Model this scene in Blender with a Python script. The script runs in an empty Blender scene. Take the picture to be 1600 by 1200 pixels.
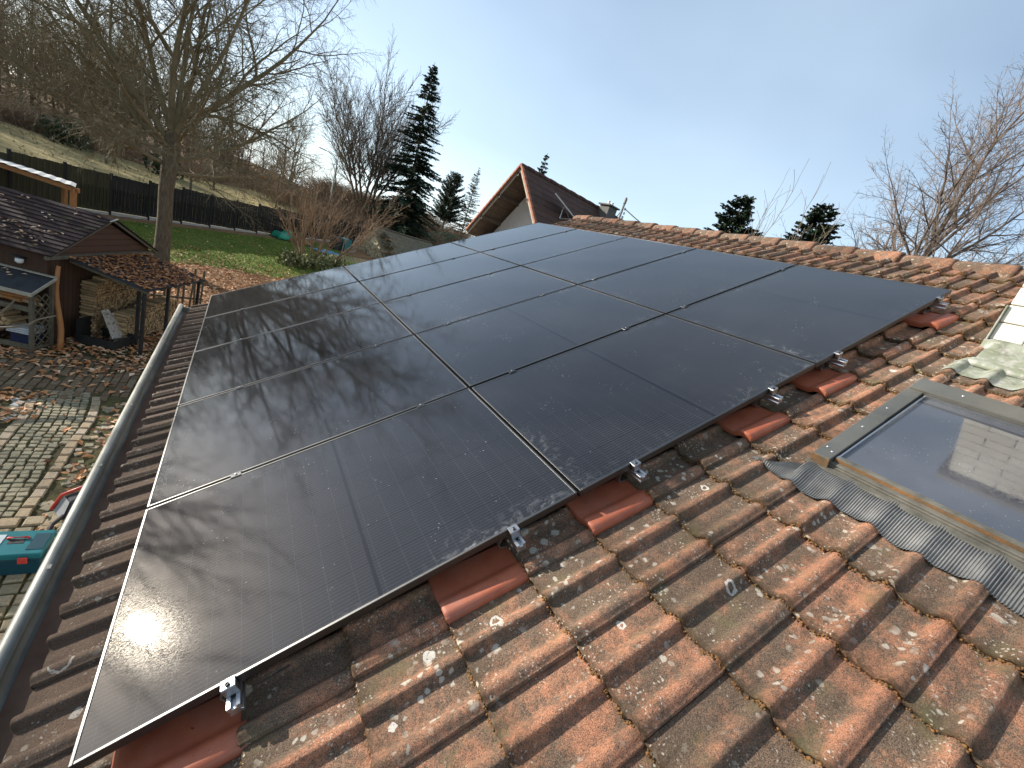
import bpy, math, random
import numpy as np
from mathutils import Matrix, Vector

# ---------------------------------------------------------------- camera, sky, sun, exposure
SC = bpy.context.scene
COL = SC.collection
TH = math.radians(28.0)                       # roof pitch
CT, ST = math.cos(TH), math.sin(TH)
CAM = Vector((0.23748, -1.07808, 1.6433))
cd = bpy.data.cameras.new('camera')
cam = bpy.data.objects.new('camera', cd); COL.objects.link(cam)
rx, ry, rz = (0.81443, -0.49335, 0.30545), (-0.10681, 0.38995, 0.91462), (-0.57034, -0.77752, 0.2649)
cam.matrix_world = Matrix(((rx[0], ry[0], rz[0], CAM[0]), (rx[1], ry[1], rz[1], CAM[1]), (rx[2], ry[2], rz[2], CAM[2]), (0, 0, 0, 1)))
cd.sensor_fit = 'HORIZONTAL'; cd.sensor_width = 36.0; cd.lens = 650.9248 / 1600 * 36
cd.clip_start = 0.05; cd.clip_end = 3000
SC.camera = cam

SUN_EL, SUN_AZ = math.radians(21.1), math.radians(-43.8)       # azimuth from +y towards +x
w = bpy.data.worlds.new('World'); SC.world = w; w.use_nodes = True
wn = w.node_tree; wn.nodes.clear()
wo = wn.nodes.new('ShaderNodeOutputWorld'); wb = wn.nodes.new('ShaderNodeBackground')
sky = wn.nodes.new('ShaderNodeTexSky'); sky.sky_type = 'NISHITA'; sky.sun_disc = False
sky.sun_elevation = SUN_EL; sky.sun_rotation = SUN_AZ; sky.air_density = 1.0; sky.dust_density = 1.0; sky.ozone_density = 1.2
wb.inputs['Strength'].default_value = 0.105
# thin high cloud: soft stretched noise over the sky direction, thicker low down
tc = wn.nodes.new('ShaderNodeTexCoord'); mp = wn.nodes.new('ShaderNodeMapping'); mp.inputs['Scale'].default_value = (1.0, 1.2, 1.8); mp.inputs['Rotation'].default_value = (0.2, 0.1, 0.5)
nz = wn.nodes.new('ShaderNodeTexNoise'); nz.inputs['Scale'].default_value = 0.9; nz.inputs['Detail'].default_value = 4; nz.inputs['Roughness'].default_value = 0.5
rp = wn.nodes.new('ShaderNodeValToRGB'); rp.color_ramp.elements[0].position = 0.30; rp.color_ramp.elements[1].position = 0.80
rp.color_ramp.elements[0].color = (0.08, 0.08, 0.08, 1); rp.color_ramp.elements[1].color = (0.42, 0.42, 0.42, 1)
sp_ = wn.nodes.new('ShaderNodeSeparateXYZ'); r2 = wn.nodes.new('ShaderNodeValToRGB'); r2.color_ramp.elements[0].position = 0.0; r2.color_ramp.elements[1].position = 0.36
r2.color_ramp.elements[0].color = (0.70, 0.70, 0.70, 1); r2.color_ramp.elements[1].color = (0, 0, 0, 1)
mm = wn.nodes.new('ShaderNodeMath'); mm.operation = 'MAXIMUM'
mx = wn.nodes.new('ShaderNodeMix'); mx.data_type = 'RGBA'; mx.inputs[7].default_value = (6.2, 7.5, 8.5, 1)
wn.links.new(tc.outputs['Generated'], mp.inputs['Vector']); wn.links.new(mp.outputs['Vector'], nz.inputs['Vector'])
wn.links.new(tc.outputs['Generated'], sp_.inputs[0]); wn.links.new(sp_.outputs[2], r2.inputs['Fac'])
wn.links.new(nz.outputs['Fac'], rp.inputs['Fac']); wn.links.new(rp.outputs['Color'], mm.inputs[0]); wn.links.new(r2.outputs['Color'], mm.inputs[1]); wn.links.new(mm.outputs[0], mx.inputs[0])
wn.links.new(sky.outputs['Color'], mx.inputs[6]); wn.links.new(mx.outputs[2], wb.inputs['Color']); wn.links.new(wb.outputs['Background'], wo.inputs['Surface'])

sl = bpy.data.lights.new('sun', 'SUN'); sl.energy = 5.0; sl.angle = math.radians(0.5); sl.color = (1.0, 0.94, 0.85)
so = bpy.data.objects.new('sun', sl); COL.objects.link(so)
sd = Vector((math.sin(SUN_AZ) * math.cos(SUN_EL), math.cos(SUN_AZ) * math.cos(SUN_EL), math.sin(SUN_EL)))
so.rotation_euler = sd.to_track_quat('Z', 'Y').to_euler(); so.location = (-30, 30, 30)

SC.view_settings.view_transform = 'Standard'; SC.view_settings.look = 'None'
SC.view_settings.gamma = 1.0; SC.view_settings.exposure = 0.92
SC.cycles.max_bounces = 8; SC.cycles.glossy_bounces = 4; SC.cycles.diffuse_bounces = 3

# ---------------------------------------------------------------- helpers
rnd = random.Random(7)
nrs = np.random.RandomState(7)

def new_obj(name, me, parent=None, loc=None, rot=None):
    o = bpy.data.objects.new(name, me); COL.objects.link(o)
    if parent is not None: o.parent = parent
    if loc is not None: o.location = loc
    if rot is not None: o.rotation_euler = rot
    return o

def mesh(name, V, F, mats=None, mi=None, parent=None, smooth=False, attr=None, loc=None, rot=None):
    me = bpy.data.meshes.new(name)
    V = V.tolist() if isinstance(V, np.ndarray) else V
    F = F.tolist() if isinstance(F, np.ndarray) else F
    me.from_pydata(V, [], F)
    if mats is not None:
        for m in (mats if isinstance(mats, (list, tuple)) else [mats]): me.materials.append(m)
    if mi is not None: me.polygons.foreach_set('material_index', np.asarray(mi, dtype=np.int32))
    if smooth: me.polygons.foreach_set('use_smooth', np.ones(len(me.polygons), dtype=bool))
    if attr:
        for k, vals in attr.items():          # per-vertex floats
            a = me.attributes.new(k, 'FLOAT', 'POINT'); a.data.foreach_set('value', np.asarray(vals, dtype=np.float32))
    me.update()
    return new_obj(name, me, parent, loc, rot)

def tag(o, label=None, cat=None, group=None, kind=None):
    if label: o['label'] = label
    if cat: o['category'] = cat
    if group: o['group'] = group
    if kind: o['kind'] = kind
    return o

def thing(name, label, cat, loc=(0, 0, 0), rot=(0, 0, 0), group=None):
    return tag(new_obj(name, None, None, loc, rot), label, cat, group)

def copy_tree(o, parent=None):
    c = o.copy(); COL.objects.link(c)
    if parent is not None: c.parent = parent
    for ch in list(o.children): copy_tree(ch, c)
    return c

def bevel(o, wdt=0.004, seg=2):
    b = o.modifiers.new('bevel', 'BEVEL'); b.width = wdt; b.segments = seg; b.limit_method = 'ANGLE'; b.angle_limit = math.radians(40)
    return o

class MB:
    """collects shapes into one mesh"""
    def __init__(s): s.V = []; s.F = []; s.M = []; s.T = []; s.m = 0; s.t = 0.5
    def add(s, V, F):
        n = len(s.V); s.V += [tuple(v) for v in V]; s.F += [tuple(i + n for i in f) for f in F]
        s.M += [s.m] * len(F); s.T += [s.t] * len(V)
    def box(s, a, b, X=None):
        V = [(x, y, z) for z in (a[2], b[2]) for y in (a[1], b[1]) for x in (a[0], b[0])]
        if X is not None: V = [tuple(X @ Vector(v)) for v in V]
        s.add(V, [(0, 2, 3, 1), (4, 5, 7, 6), (0, 1, 5, 4), (2, 6, 7, 3), (0, 4, 6, 2), (1, 3, 7, 5)])
    def bar(s, p, q, wd, ht, up=(0, 0, 1)):
        p, q = Vector(p), Vector(q); d = (q - p); L = d.length; d.normalize()
        sx = d.cross(Vector(up));
        if sx.length < 1e-4: sx = d.cross(Vector((1, 0, 0)))
        sx.normalize(); uz = sx.cross(d)
        X = Matrix(((d[0], sx[0], uz[0], p[0]), (d[1], sx[1], uz[1], p[1]), (d[2], sx[2], uz[2], p[2]), (0, 0, 0, 1)))
        s.box((0, -wd / 2, -ht / 2), (L, wd / 2, ht / 2), X)
    def tube(s, pts, r, k=8, cap=True):
        P = np.array(pts, float); R = np.full(len(P), r, float) if np.isscalar(r) else np.array(r, float)
        V, F = tubes(P[None], R[None], k); s.add(V.tolist(), F.tolist())
        if cap:
            n = len(s.V) - len(V)
            s.F.append(tuple(n + i for i in reversed(range(k)))); s.F.append(tuple(n + (len(P) - 1) * k + i for i in range(k))); s.M += [s.m] * 2
    def prism(s, prof, y0, y1):
        """profile in the x-z plane swept along y"""
        n = len(prof); V = [(p[0], y0, p[1]) for p in prof] + [(p[0], y1, p[1]) for p in prof]
        F = [(i, (i + 1) % n, n + (i + 1) % n, n + i) for i in range(n)] + [tuple(reversed(range(n))), tuple(range(n, 2 * n))]
        s.add(V, F)
    def lathe(s, prof, k=16, c=(0, 0, 0)):
        V = []; F = []
        for r, z in prof:
            for i in range(k):
                a = 2 * math.pi * i / k; V.append((c[0] + r * math.cos(a), c[1] + r * math.sin(a), c[2] + z))
        for j in range(len(prof) - 1):
            for i in range(k): F.append((j * k + i, j * k + (i + 1) % k, (j + 1) * k + (i + 1) % k, (j + 1) * k + i))
        F.append(tuple(reversed(range(k)))); F.append(tuple((len(prof) - 1) * k + i for i in range(k)))
        s.add(V, F)
    def build(s, name, mats, parent=None, smooth=False, loc=None, rot=None):
        return mesh(name, s.V, s.F, mats, s.M, parent, smooth, {'tint': s.T}, loc, rot)

def tubes(P, R, k):
    """P[B,n,3], R[B,n] -> verts, quads of B tubes with k sides"""
    B, n, _ = P.shape
    T = np.gradient(P, axis=1); T /= np.linalg.norm(T, axis=2, keepdims=True) + 1e-9
    ref = np.zeros_like(T); m = np.abs(T[:, :1, 2]).mean(axis=1) > 0.8
    ref[:] = (0, 0, 1); ref[m] = (1, 0, 0)
    A = np.cross(T, ref); A /= np.linalg.norm(A, axis=2, keepdims=True) + 1e-9
    C = np.cross(T, A)
    ang = np.arange(k) * 2 * math.pi / k
    ring = P[:, :, None, :] + R[:, :, None, None] * (np.cos(ang)[None, None, :, None] * A[:, :, None, :] + np.sin(ang)[None, None, :, None] * C[:, :, None, :])
    V = ring.reshape(-1, 3)
    b = np.arange(B)[:, None, None] * n * k; j = np.arange(n - 1)[None, :, None] * k; i = np.arange(k)[None, None, :]; i2 = (i + 1) % k
    F = np.stack([b + j + i, b + j + i2, b + j + k + i2, b + j + k + i], axis=-1).reshape(-1, 4)
    return V, F

def merge_polylines(lines):
    """lines: list of (pts, radii, sides) -> V, F numpy"""
    groups = {}
    for p, r, k in lines: groups.setdefault((len(p), k), []).append((p, r))
    Vs, Fs, n0 = [], [], 0
    for (n, k), L in groups.items():
        V, F = tubes(np.array([l[0] for l in L], float), np.array([l[1] for l in L], float), k)
        Vs.append(V); Fs.append(F + n0); n0 += len(V)
    return np.concatenate(Vs), np.concatenate(Fs)

# ---------------------------------------------------------------- node material helpers
class Mat:
    def __init__(s, name, rough=0.7, spec=0.4, metal=0.0):
        s.m = bpy.data.materials.new(name); s.m.use_nodes = True; s.nt = s.m.node_tree
        s.b = s.nt.nodes['Principled BSDF']
        s.b.inputs['Roughness'].default_value = rough; s.b.inputs['Specular IOR Level'].default_value = spec; s.b.inputs['Metallic'].default_value = metal
        s._tc = None
    def n(s, t, **kw):
        nd = s.nt.nodes.new(t)
        for k, v in kw.items(): setattr(nd, k, v)
        return nd
    def link(s, a, b): s.nt.links.new(a, b)
    def put(s, sock, v):
        if isinstance(v, bpy.types.NodeSocket): s.link(v, sock)
        elif v is not None: sock.default_value = v
    def co(s, scale=(1, 1, 1), rot=(0, 0, 0), kind='Object'):
        if s._tc is None: s._tc = s.n('ShaderNodeTexCoord')
        mp = s.n('ShaderNodeMapping'); mp.inputs['Scale'].default_value = scale; mp.inputs['Rotation'].default_value = rot
        s.link(s._tc.outputs[kind], mp.inputs['Vector']); return mp.outputs['Vector']
    def noise(s, scale, detail=4, rough=0.6, vec=None, dist=0.0):
        nd = s.n('ShaderNodeTexNoise'); nd.inputs['Scale'].default_value = scale; nd.inputs['Detail'].default_value = detail
        nd.inputs['Roughness'].default_value = rough; nd.inputs['Distortion'].default_value = dist
        s.link(vec if vec is not None else s.co(), nd.inputs['Vector']); return nd.outputs['Fac']
    def voro(s, scale, vec=None, out='Distance', rand=1.0):
        nd = s.n('ShaderNodeTexVoronoi'); nd.inputs['Scale'].default_value = scale; nd.inputs['Randomness'].default_value = rand
        s.link(vec if vec is not None else s.co(), nd.inputs['Vector']); return nd.outputs[out]
    def wave(s, scale, vec=None, dist=2.0, detail=2, direction='X'):
        nd = s.n('ShaderNodeTexWave'); nd.bands_direction = direction; nd.inputs['Scale'].default_value = scale
        nd.inputs['Distortion'].default_value = dist; nd.inputs['Detail'].default_value = detail
        s.link(vec if vec is not None else s.co(), nd.inputs['Vector']); return nd.outputs['Fac']
    def ramp(s, fac, a, b, ca=(0, 0, 0, 1), cb=(1, 1, 1, 1)):
        nd = s.n('ShaderNodeValToRGB'); e = nd.color_ramp.elements; e[0].position = a; e[1].position = b; e[0].color = ca; e[1].color = cb
        s.put(nd.inputs['Fac'], fac); return nd.outputs['Color']
    def mix(s, fac, a, b, mode='MIX'):
        nd = s.n('ShaderNodeMix'); nd.data_type = 'RGBA'; nd.blend_type = mode
        f = lambda v: (*v, 1) if isinstance(v, tuple) and len(v) == 3 else v
        s.put(nd.inputs[0], fac); s.put(nd.inputs[6], f(a)); s.put(nd.inputs[7], f(b)); return nd.outputs[2]
    def math(s, op, a, b=None, c=None):
        nd = s.n('ShaderNodeMath', operation=op); s.put(nd.inputs[0], a); s.put(nd.inputs[1], b); s.put(nd.inputs[2], c); return nd.outputs[0]
    def xyz(s, vec=None):
        nd = s.n('ShaderNodeSeparateXYZ'); s.link(vec if vec is not None else s.co(), nd.inputs[0]); return nd.outputs
    def attr(s, name):
        nd = s.n('ShaderNodeAttribute'); nd.attribute_name = name; return nd.outputs['Fac']
    def bump(s, h, strength=0.3, dist=0.01):
        nd = s.n('ShaderNodeBump'); nd.inputs['Strength'].default_value = strength; nd.inputs['Distance'].default_value = dist
        s.link(h, nd.inputs['Height']); s.link(nd.outputs['Normal'], s.b.inputs['Normal']); return nd
    def col(s, v): s.put(s.b.inputs['Base Color'], (*v, 1) if isinstance(v, tuple) and len(v) == 3 else v); return s
    def rough(s, v): s.put(s.b.inputs['Roughness'], v); return s

def simple(name, c1, c2, scale=8, rough=0.75, metal=0.0, bump=0.2, bscale=None, spec=0.35, tint=0.0):
    M = Mat(name, rough, spec, metal)
    c = M.mix(M.ramp(M.noise(scale), 0.3, 0.7), c1, c2)
    if tint:
        k = M.math('MULTIPLY_ADD', M.attr('tint'), 2 * tint, 1 - tint)
        cc = M.n('ShaderNodeCombineXYZ'); [M.link(k, cc.inputs[i]) for i in range(3)]
        c = M.mix(1.0, c, cc.outputs[0], 'MULTIPLY')
    M.col(c)
    if bump: M.bump(M.noise(bscale or scale * 6), bump, 0.01)
    return M.m
# ---------------------------------------------------------------- materials
def tile_material(name, spots=(), eave_dirt=0.30):
    M = Mat(name, 0.88, 0.25)
    pos = M.co()
    t = M.attr('tint')
    warm = M.mix(t, (0.55, 0.225, 0.118), (0.42, 0.185, 0.100))
    grime = M.mix(M.noise(40, 3), (0.072, 0.053, 0.038), (0.145, 0.104, 0.068))
    f1 = M.noise(9, 6, 0.68)
    f2 = M.noise(70, 3, 0.7)
    f = M.math('ADD', M.math('MULTIPLY', f1, 0.70), M.math('MULTIPLY', f2, 0.30))
    f = M.math('ADD', f, M.math('MULTIPLY', M.math('SUBTRACT', t, 0.5), 0.10))
    x = M.xyz(pos)
    # crests stay worn and warm, the pans between them hold the grime
    f = M.math('ADD', f, M.ramp(M.attr('hgt'), 0.15, 0.85, (0.075, 0.075, 0.075, 1), (0, 0, 0, 1)))
    eave = M.ramp(x[0], 0.0, 0.55, (eave_dirt, eave_dirt, eave_dirt, 1), (0.0, 0.0, 0.0, 1))     # more grime low down, by the gutter
    f = M.math('ADD', f, eave)
    c = M.mix(M.ramp(f, 0.435, 0.60), warm, grime)
    c = M.mix(M.ramp(M.noise(22, 5, 0.75), 0.50, 0.66, (0, 0, 0, 1), (0.80, 0.80, 0.80, 1)), c, (0.048, 0.036, 0.027))
    # sandy grain and worn, pale orange scuffs
    c = M.mix(M.ramp(M.noise(260, 2, 0.7), 0.35, 0.75, (0, 0, 0, 1), (0.55, 0.55, 0.55, 1)), c, (0.50, 0.33, 0.22))
    c = M.mix(M.ramp(M.noise(330, 2, 0.6, M.co((1.1, 1, 1))), 0.48, 0.60, (0, 0, 0, 1), (0.75, 0.75, 0.75, 1)), c, (0.040, 0.030, 0.024))
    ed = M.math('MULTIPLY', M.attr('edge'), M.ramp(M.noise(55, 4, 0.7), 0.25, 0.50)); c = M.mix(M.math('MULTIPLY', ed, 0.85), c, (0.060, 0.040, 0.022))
    # moss-green bloom
    c = M.mix(M.ramp(M.noise(5.3, 4, 0.6, M.co((1, 1.3, 1))), 0.58, 0.72, (0, 0, 0, 1), (0.45, 0.45, 0.45, 1)), c, (0.155, 0.14, 0.065))
    # lichen: small pale blotches with ragged edges
    wv = M.n('ShaderNodeVectorMath', operation='ADD'); nv = M.n('ShaderNodeTexNoise'); nv.inputs['Scale'].default_value = 45; M.link(pos, nv.inputs['Vector'])
    sc = M.n('ShaderNodeVectorMath', operation='SCALE'); sc.inputs['Scale'].default_value = 0.022; M.link(nv.outputs['Color'], sc.inputs[0])
    M.link(pos, wv.inputs[0]); M.link(sc.outputs[0], wv.inputs[1])
    for sca, thr, dens in ((27, 0.30, 0.575), (13, 0.26, 0.62), (70, 0.26, 0.56)):
        d = M.voro(sca, wv.outputs[0]); gate = M.ramp(M.noise(3.1 + sca * 0.05, 3), dens - 0.06, dens + 0.04)
        l = M.math('MULTIPLY', M.ramp(d, thr * 0.75, thr, (1, 1, 1, 1), (0, 0, 0, 1)), gate)
        c = M.mix(M.math('MULTIPLY', l, 0.85), c, (0.52, 0.47, 0.38))
    for (sv, su, r0, r1) in spots:            # single large lichen discs and rings
        vm = M.n('ShaderNodeVectorMath', operation='DISTANCE'); sub = M.n('ShaderNodeVectorMath', operation='MULTIPLY'); sub.inputs[1].default_value = (1, 1, 0)
        M.link(wv.outputs[0], sub.inputs[0]); M.link(sub.outputs[0], vm.inputs[0]); vm.inputs[1].default_value = (sv + 0.011, su + 0.011, 0)
        d = vm.outputs['Value']
        ring = M.math('MULTIPLY', M.math('LESS_THAN', d, r1), M.math('GREATER_THAN', d, r0))
        ring = M.math('MULTIPLY', ring, M.ramp(M.noise(120, 2), 0.30, 0.42))
        c = M.mix(M.math('MULTIPLY', ring, 0.85), c, (0.62, 0.59, 0.52))
    c = M.mix(M.ramp(x[0], -0.05, 0.30, (1.6 * eave_dirt, 1.6 * eave_dirt, 1.6 * eave_dirt, 1), (0, 0, 0, 1)), c, (0.075, 0.046, 0.033))
    M.col(c)
    h = M.math('ADD', M.math('MULTIPLY', M.noise(420, 2, 0.7), 0.5), M.math('MULTIPLY', M.noise(60, 4, 0.7), 0.8))
    M.bump(h, 0.7, 0.009)
    return M.m

SPOTS = [(0.963, -0.191, -1.0, 0.020), (1.213, -0.220, 0.016, 0.025), (1.985, -0.585, 0.012, 0.021), (1.575, -0.47, 0.006, 0.016),
         (0.80, -0.33, -1.0, 0.014), (2.33, -0.20, 0.010, 0.019), (1.30, -0.78, -1.0, 0.012), (-0.20, 0.52, 0.028, 0.036), (-0.12, 0.30, -1.0, 0.018), (4.02, -0.21, -1.0, 0.022)]
M_TILE = tile_material('weathered_tile', SPOTS)
M_RIDGE = tile_material('weathered_ridge', (), 0.0)
M_TILE_PLAIN = simple('old_tile_far', (0.22, 0.10, 0.07), (0.10, 0.055, 0.045), 3, 0.85)

def red_tile_material():
    M = Mat('new_red_tile', 0.42, 0.5)
    c = M.mix(M.ramp(M.noise(14), 0.3, 0.7), (0.31, 0.075, 0.034), (0.38, 0.105, 0.046))
    c = M.mix(M.ramp(M.noise(330, 2), 0.66, 0.72, (0, 0, 0, 1), (0.5, 0.5, 0.5, 1)), c, (0.5, 0.30, 0.24))
    c = M.mix(M.ramp(M.noise(34, 3, 0.7), 0.70, 0.75), c, (0.03, 0.02, 0.015))
    c = M.mix(M.ramp(M.noise(6, 4), 0.5, 0.75, (0, 0, 0, 1), (0.35, 0.35, 0.35, 1)), c, (0.30, 0.17, 0.13))
    M.col(c); M.rough(M.math('MULTIPLY_ADD', M.noise(20), 0.4, 0.34)); M.bump(M.noise(500, 2), 0.12, 0.003); return M.m
M_RED = red_tile_material()

def panel_glass():
    M = Mat('panel_glass', 0.08, 0.5)
    x = M.xyz(M.co())                          # x along the slope 0..1.76, y along the eave 0..1.134
    oi = M.n('ShaderNodeObjectInfo')
    def line(v, period, off, half):            # 1 on thin lines
        p = M.math('PINGPONG', M.math('ADD', v, off), period / 2)
        return M.math('LESS_THAN', p, half)
    cellv = line(x[0], 0.0955, 0.0955 / 2 + 0.001, 0.0013)
    cellu = line(x[1], 0.186, 0.009, 0.0016)
    mid = M.math('LESS_THAN', M.math('ABSOLUTE', M.math('SUBTRACT', x[0], 0.881)), 0.0075)
    bus = line(x[1], 0.0155, 0.0, 0.0017)
    c = M.mix(M.noise(3), (0.011, 0.011, 0.013), (0.016, 0.016, 0.018))
    c = M.mix(M.math('MULTIPLY', bus, 0.75), c, (0.034, 0.033, 0.032))
    c = M.mix(M.math('MULTIPLY', cellv, 0.7), c, (0.036, 0.036, 0.038))
    c = M.mix(cellu, c, (0.004, 0.004, 0.005)); c = M.mix(mid, c, (0.004, 0.004, 0.005))
    # dust film, dried water marks towards the lower edges, specks
    wpos = M.n('ShaderNodeVectorMath', operation='ADD'); M.link(M.co(), wpos.inputs[0]); M.link(oi.outputs['Location'], wpos.inputs[1])
    P = wpos.outputs[0]
    dust = M.math('MULTIPLY', M.ramp(M.noise(2.4, 5, 0.65, P), 0.35, 0.8), 0.010)
    low = M.ramp(M.math('MINIMUM', x[0], M.math('MINIMUM', x[1], M.math('SUBTRACT', 1.134, x[1]))), 0.0, 0.13, (1, 1, 1, 1), (0, 0, 0, 1))
    low = M.math('MULTIPLY', low, M.ramp(M.noise(1.1, 2, 0.5, P), 0.48, 0.66))
    smear = M.math('MULTIPLY', M.ramp(M.noise(16, 6, 0.75, P, 1.2), 0.50, 0.75), low)
    specks = M.math('MULTIPLY', M.ramp(M.voro(46, P), 0.10, 0.16, (1, 1, 1, 1), (0, 0, 0, 1)), M.ramp(M.noise(4.5, 3, 0.6, P), 0.56, 0.66))
    dirt = M.math('MAXIMUM', dust, M.math('MAXIMUM', M.math('MULTIPLY', smear, 0.5), M.math('MULTIPLY', specks, 0.45)))
    # dark cells under glass: diffuse below, a tight mirror lobe by Fresnel above
    M.nt.nodes.remove(M.b); df = M.n('ShaderNodeBsdfDiffuse'); gl = M.n('ShaderNodeBsdfAnisotropic', distribution='BECKMANN'); fr = M.n('ShaderNodeFresnel'); ms = M.n('ShaderNodeMixShader')
    M.link(M.mix(dirt, c, (0.55, 0.55, 0.54)), df.inputs['Color']); gl.inputs['Color'].default_value = (1, 1, 1, 1)
    M.link(M.math('MULTIPLY_ADD', M.noise(3.2, 4, 0.6, P), 0.02, 0.045), gl.inputs['Roughness']); fr.inputs['IOR'].default_value = 1.58
    bp = M.n('ShaderNodeBump'); bp.inputs['Strength'].default_value = 0.05; bp.inputs['Distance'].default_value = 0.0003; M.link(M.noise(420, 2, 0.6), bp.inputs['Height']); M.link(bp.outputs['Normal'], gl.inputs['Normal'])
    g2 = M.n('ShaderNodeBsdfAnisotropic', distribution='BECKMANN'); g2.inputs['Roughness'].default_value = 0.17; g2.inputs['Color'].default_value = (1, 0.93, 0.82, 1); m2 = M.n('ShaderNodeMixShader')
    M.link(M.ramp(M.noise(300, 3, 0.8), 0.50, 0.60, (0, 0, 0, 1), (0.075, 0.075, 0.075, 1)), m2.inputs[0]); M.link(gl.outputs[0], m2.inputs[1]); M.link(g2.outputs[0], m2.inputs[2])
    M.link(fr.outputs[0], ms.inputs[0]); M.link(df.outputs[0], ms.inputs[1]); M.link(m2.outputs[0], ms.inputs[2])
    M.link(ms.outputs[0], [n for n in M.nt.nodes if n.type == 'OUTPUT_MATERIAL'][0].inputs['Surface'])
    return M.m
M_GLASS = panel_glass()

def metal(name, c, rough, noise=0.1, sc=30):
    M = Mat(name, rough, 0.5, 1.0)
    M.col(M.mix(M.noise(sc, 3), tuple(v * 0.85 for v in c), c)); M.rough(M.math('MULTIPLY_ADD', M.noise(sc, 4), noise, rough - noise / 2)); return M.m
M_FRAME = metal('black_anodised', (0.15, 0.147, 0.14), 0.42)
M_CLAMP = metal('clamp_aluminium', (0.42, 0.42, 0.42), 0.38)
M_ALU = metal('bare_aluminium', (0.66, 0.67, 0.69), 0.36)
M_STEEL = metal('hook_steel', (0.55, 0.54, 0.52), 0.42)
M_BOLT = metal('bolt_dark', (0.10, 0.10, 0.10), 0.4)

def zinc():
    M = Mat('gutter_zinc', 0.5, 0.5, 0.35)
    c = M.mix(M.ramp(M.noise(5, 5), 0.35, 0.7), (0.29, 0.285, 0.25), (0.19, 0.19, 0.16))
    c = M.mix(M.ramp(M.noise(7, 5, 0.6, M.co((3, 0.6, 3))), 0.55, 0.8, (0, 0, 0, 1), (0.6, 0.6, 0.6, 1)), c, (0.13, 0.15, 0.09))
    M.col(c); M.bump(M.noise(50), 0.1, 0.004); return M.m
M_ZINC = zinc()
M_SILT = simple('gutter_silt', (0.13, 0.075, 0.05), (0.21, 0.13, 0.09), 6, 0.9, bscale=60)
M_DECK = simple('roof_underlay', (0.02, 0.017, 0.015), (0.035, 0.028, 0.022), 5, 0.95)
M_PLASTER = simple('pale_plaster', (0.60, 0.585, 0.55), (0.68, 0.665, 0.63), 2, 0.9, bscale=80)
M_HOOD = simple('skylight_cladding', (0.125, 0.122, 0.105), (0.19, 0.185, 0.16), 4, 0.45, 0.5, 0.06)
M_HOOD_OLD = simple('mossy_cladding', (0.080, 0.075, 0.060), (0.165, 0.155, 0.128), 14, 0.65, 0.25, 0.15)
M_RUST = simple('rusty_wood_edge', (0.26, 0.13, 0.05), (0.12, 0.085, 0.05), 18, 0.8)
M_LEAD = simple('pleated_lead', (0.27, 0.265, 0.25), (0.16, 0.157, 0.15), 14, 0.55, 0.45, 0.1)
M_GASKET = simple('black_gasket', (0.02, 0.02, 0.02), (0.03, 0.03, 0.03), 9, 0.6)
def pane():
    M = Mat('window_pane', 0.03, 0.9)
    c = M.mix(M.ramp(M.noise(2.2, 3), 0.4, 0.6), (0.052, 0.055, 0.066), (0.075, 0.078, 0.088))
    sp = M.ramp(M.voro(60), 0.06, 0.11, (1, 1, 1, 1), (0, 0, 0, 1)); sp = M.math('MULTIPLY', sp, M.ramp(M.noise(9), 0.5, 0.62))
    M.col(M.mix(M.math('MULTIPLY', sp, 0.6), c, (0.6, 0.6, 0.6))); M.b.inputs['IOR'].default_value = 1.75
    M.rough(M.math('MULTIPLY_ADD', M.ramp(M.noise(90, 3), 0.4, 0.7), 0.10, 0.02)); return M.m
M_PANE = pane()
def flash():
    M = Mat('old_lead_sheet', 0.6, 0.4, 0.2)
    c = M.mix(M.ramp(M.noise(7, 5, 0.65), 0.35, 0.65), (0.30, 0.315, 0.25), (0.19, 0.205, 0.135))
    c = M.mix(M.ramp(M.noise(24, 4), 0.5, 0.62), c, (0.37, 0.36, 0.32)); c = M.mix(M.ramp(M.noise(11, 5, 0.7), 0.55, 0.68, (0, 0, 0, 1), (0.7, 0.7, 0.7, 1)), c, (0.10, 0.095, 0.07))
    M.col(c); M.bump(M.noise(35, 3), 0.2, 0.004); return M.m
M_FLASH = flash()
def brick_white():
    M = Mat('white_chimney_brick', 0.85, 0.3)
    c = M.mix(M.attr('tint'), (0.62, 0.58, 0.47), (0.76, 0.73, 0.62))
    c = M.mix(M.ramp(M.noise(9, 5), 0.55, 0.75, (0, 0, 0, 1), (0.5, 0.5, 0.5, 1)), c, (0.42, 0.40, 0.31))
    M.col(c); M.bump(M.noise(60, 4), 0.3, 0.006); return M.m
M_WBRICK = brick_white()
M_MORTAR = simple('dark_mortar', (0.16, 0.15, 0.12), (0.24, 0.22, 0.18), 20, 0.95)
M_MOSS = simple('joint_moss', (0.30, 0.135, 0.05), (0.12, 0.085, 0.03), 30, 1.0, bscale=200)

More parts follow.
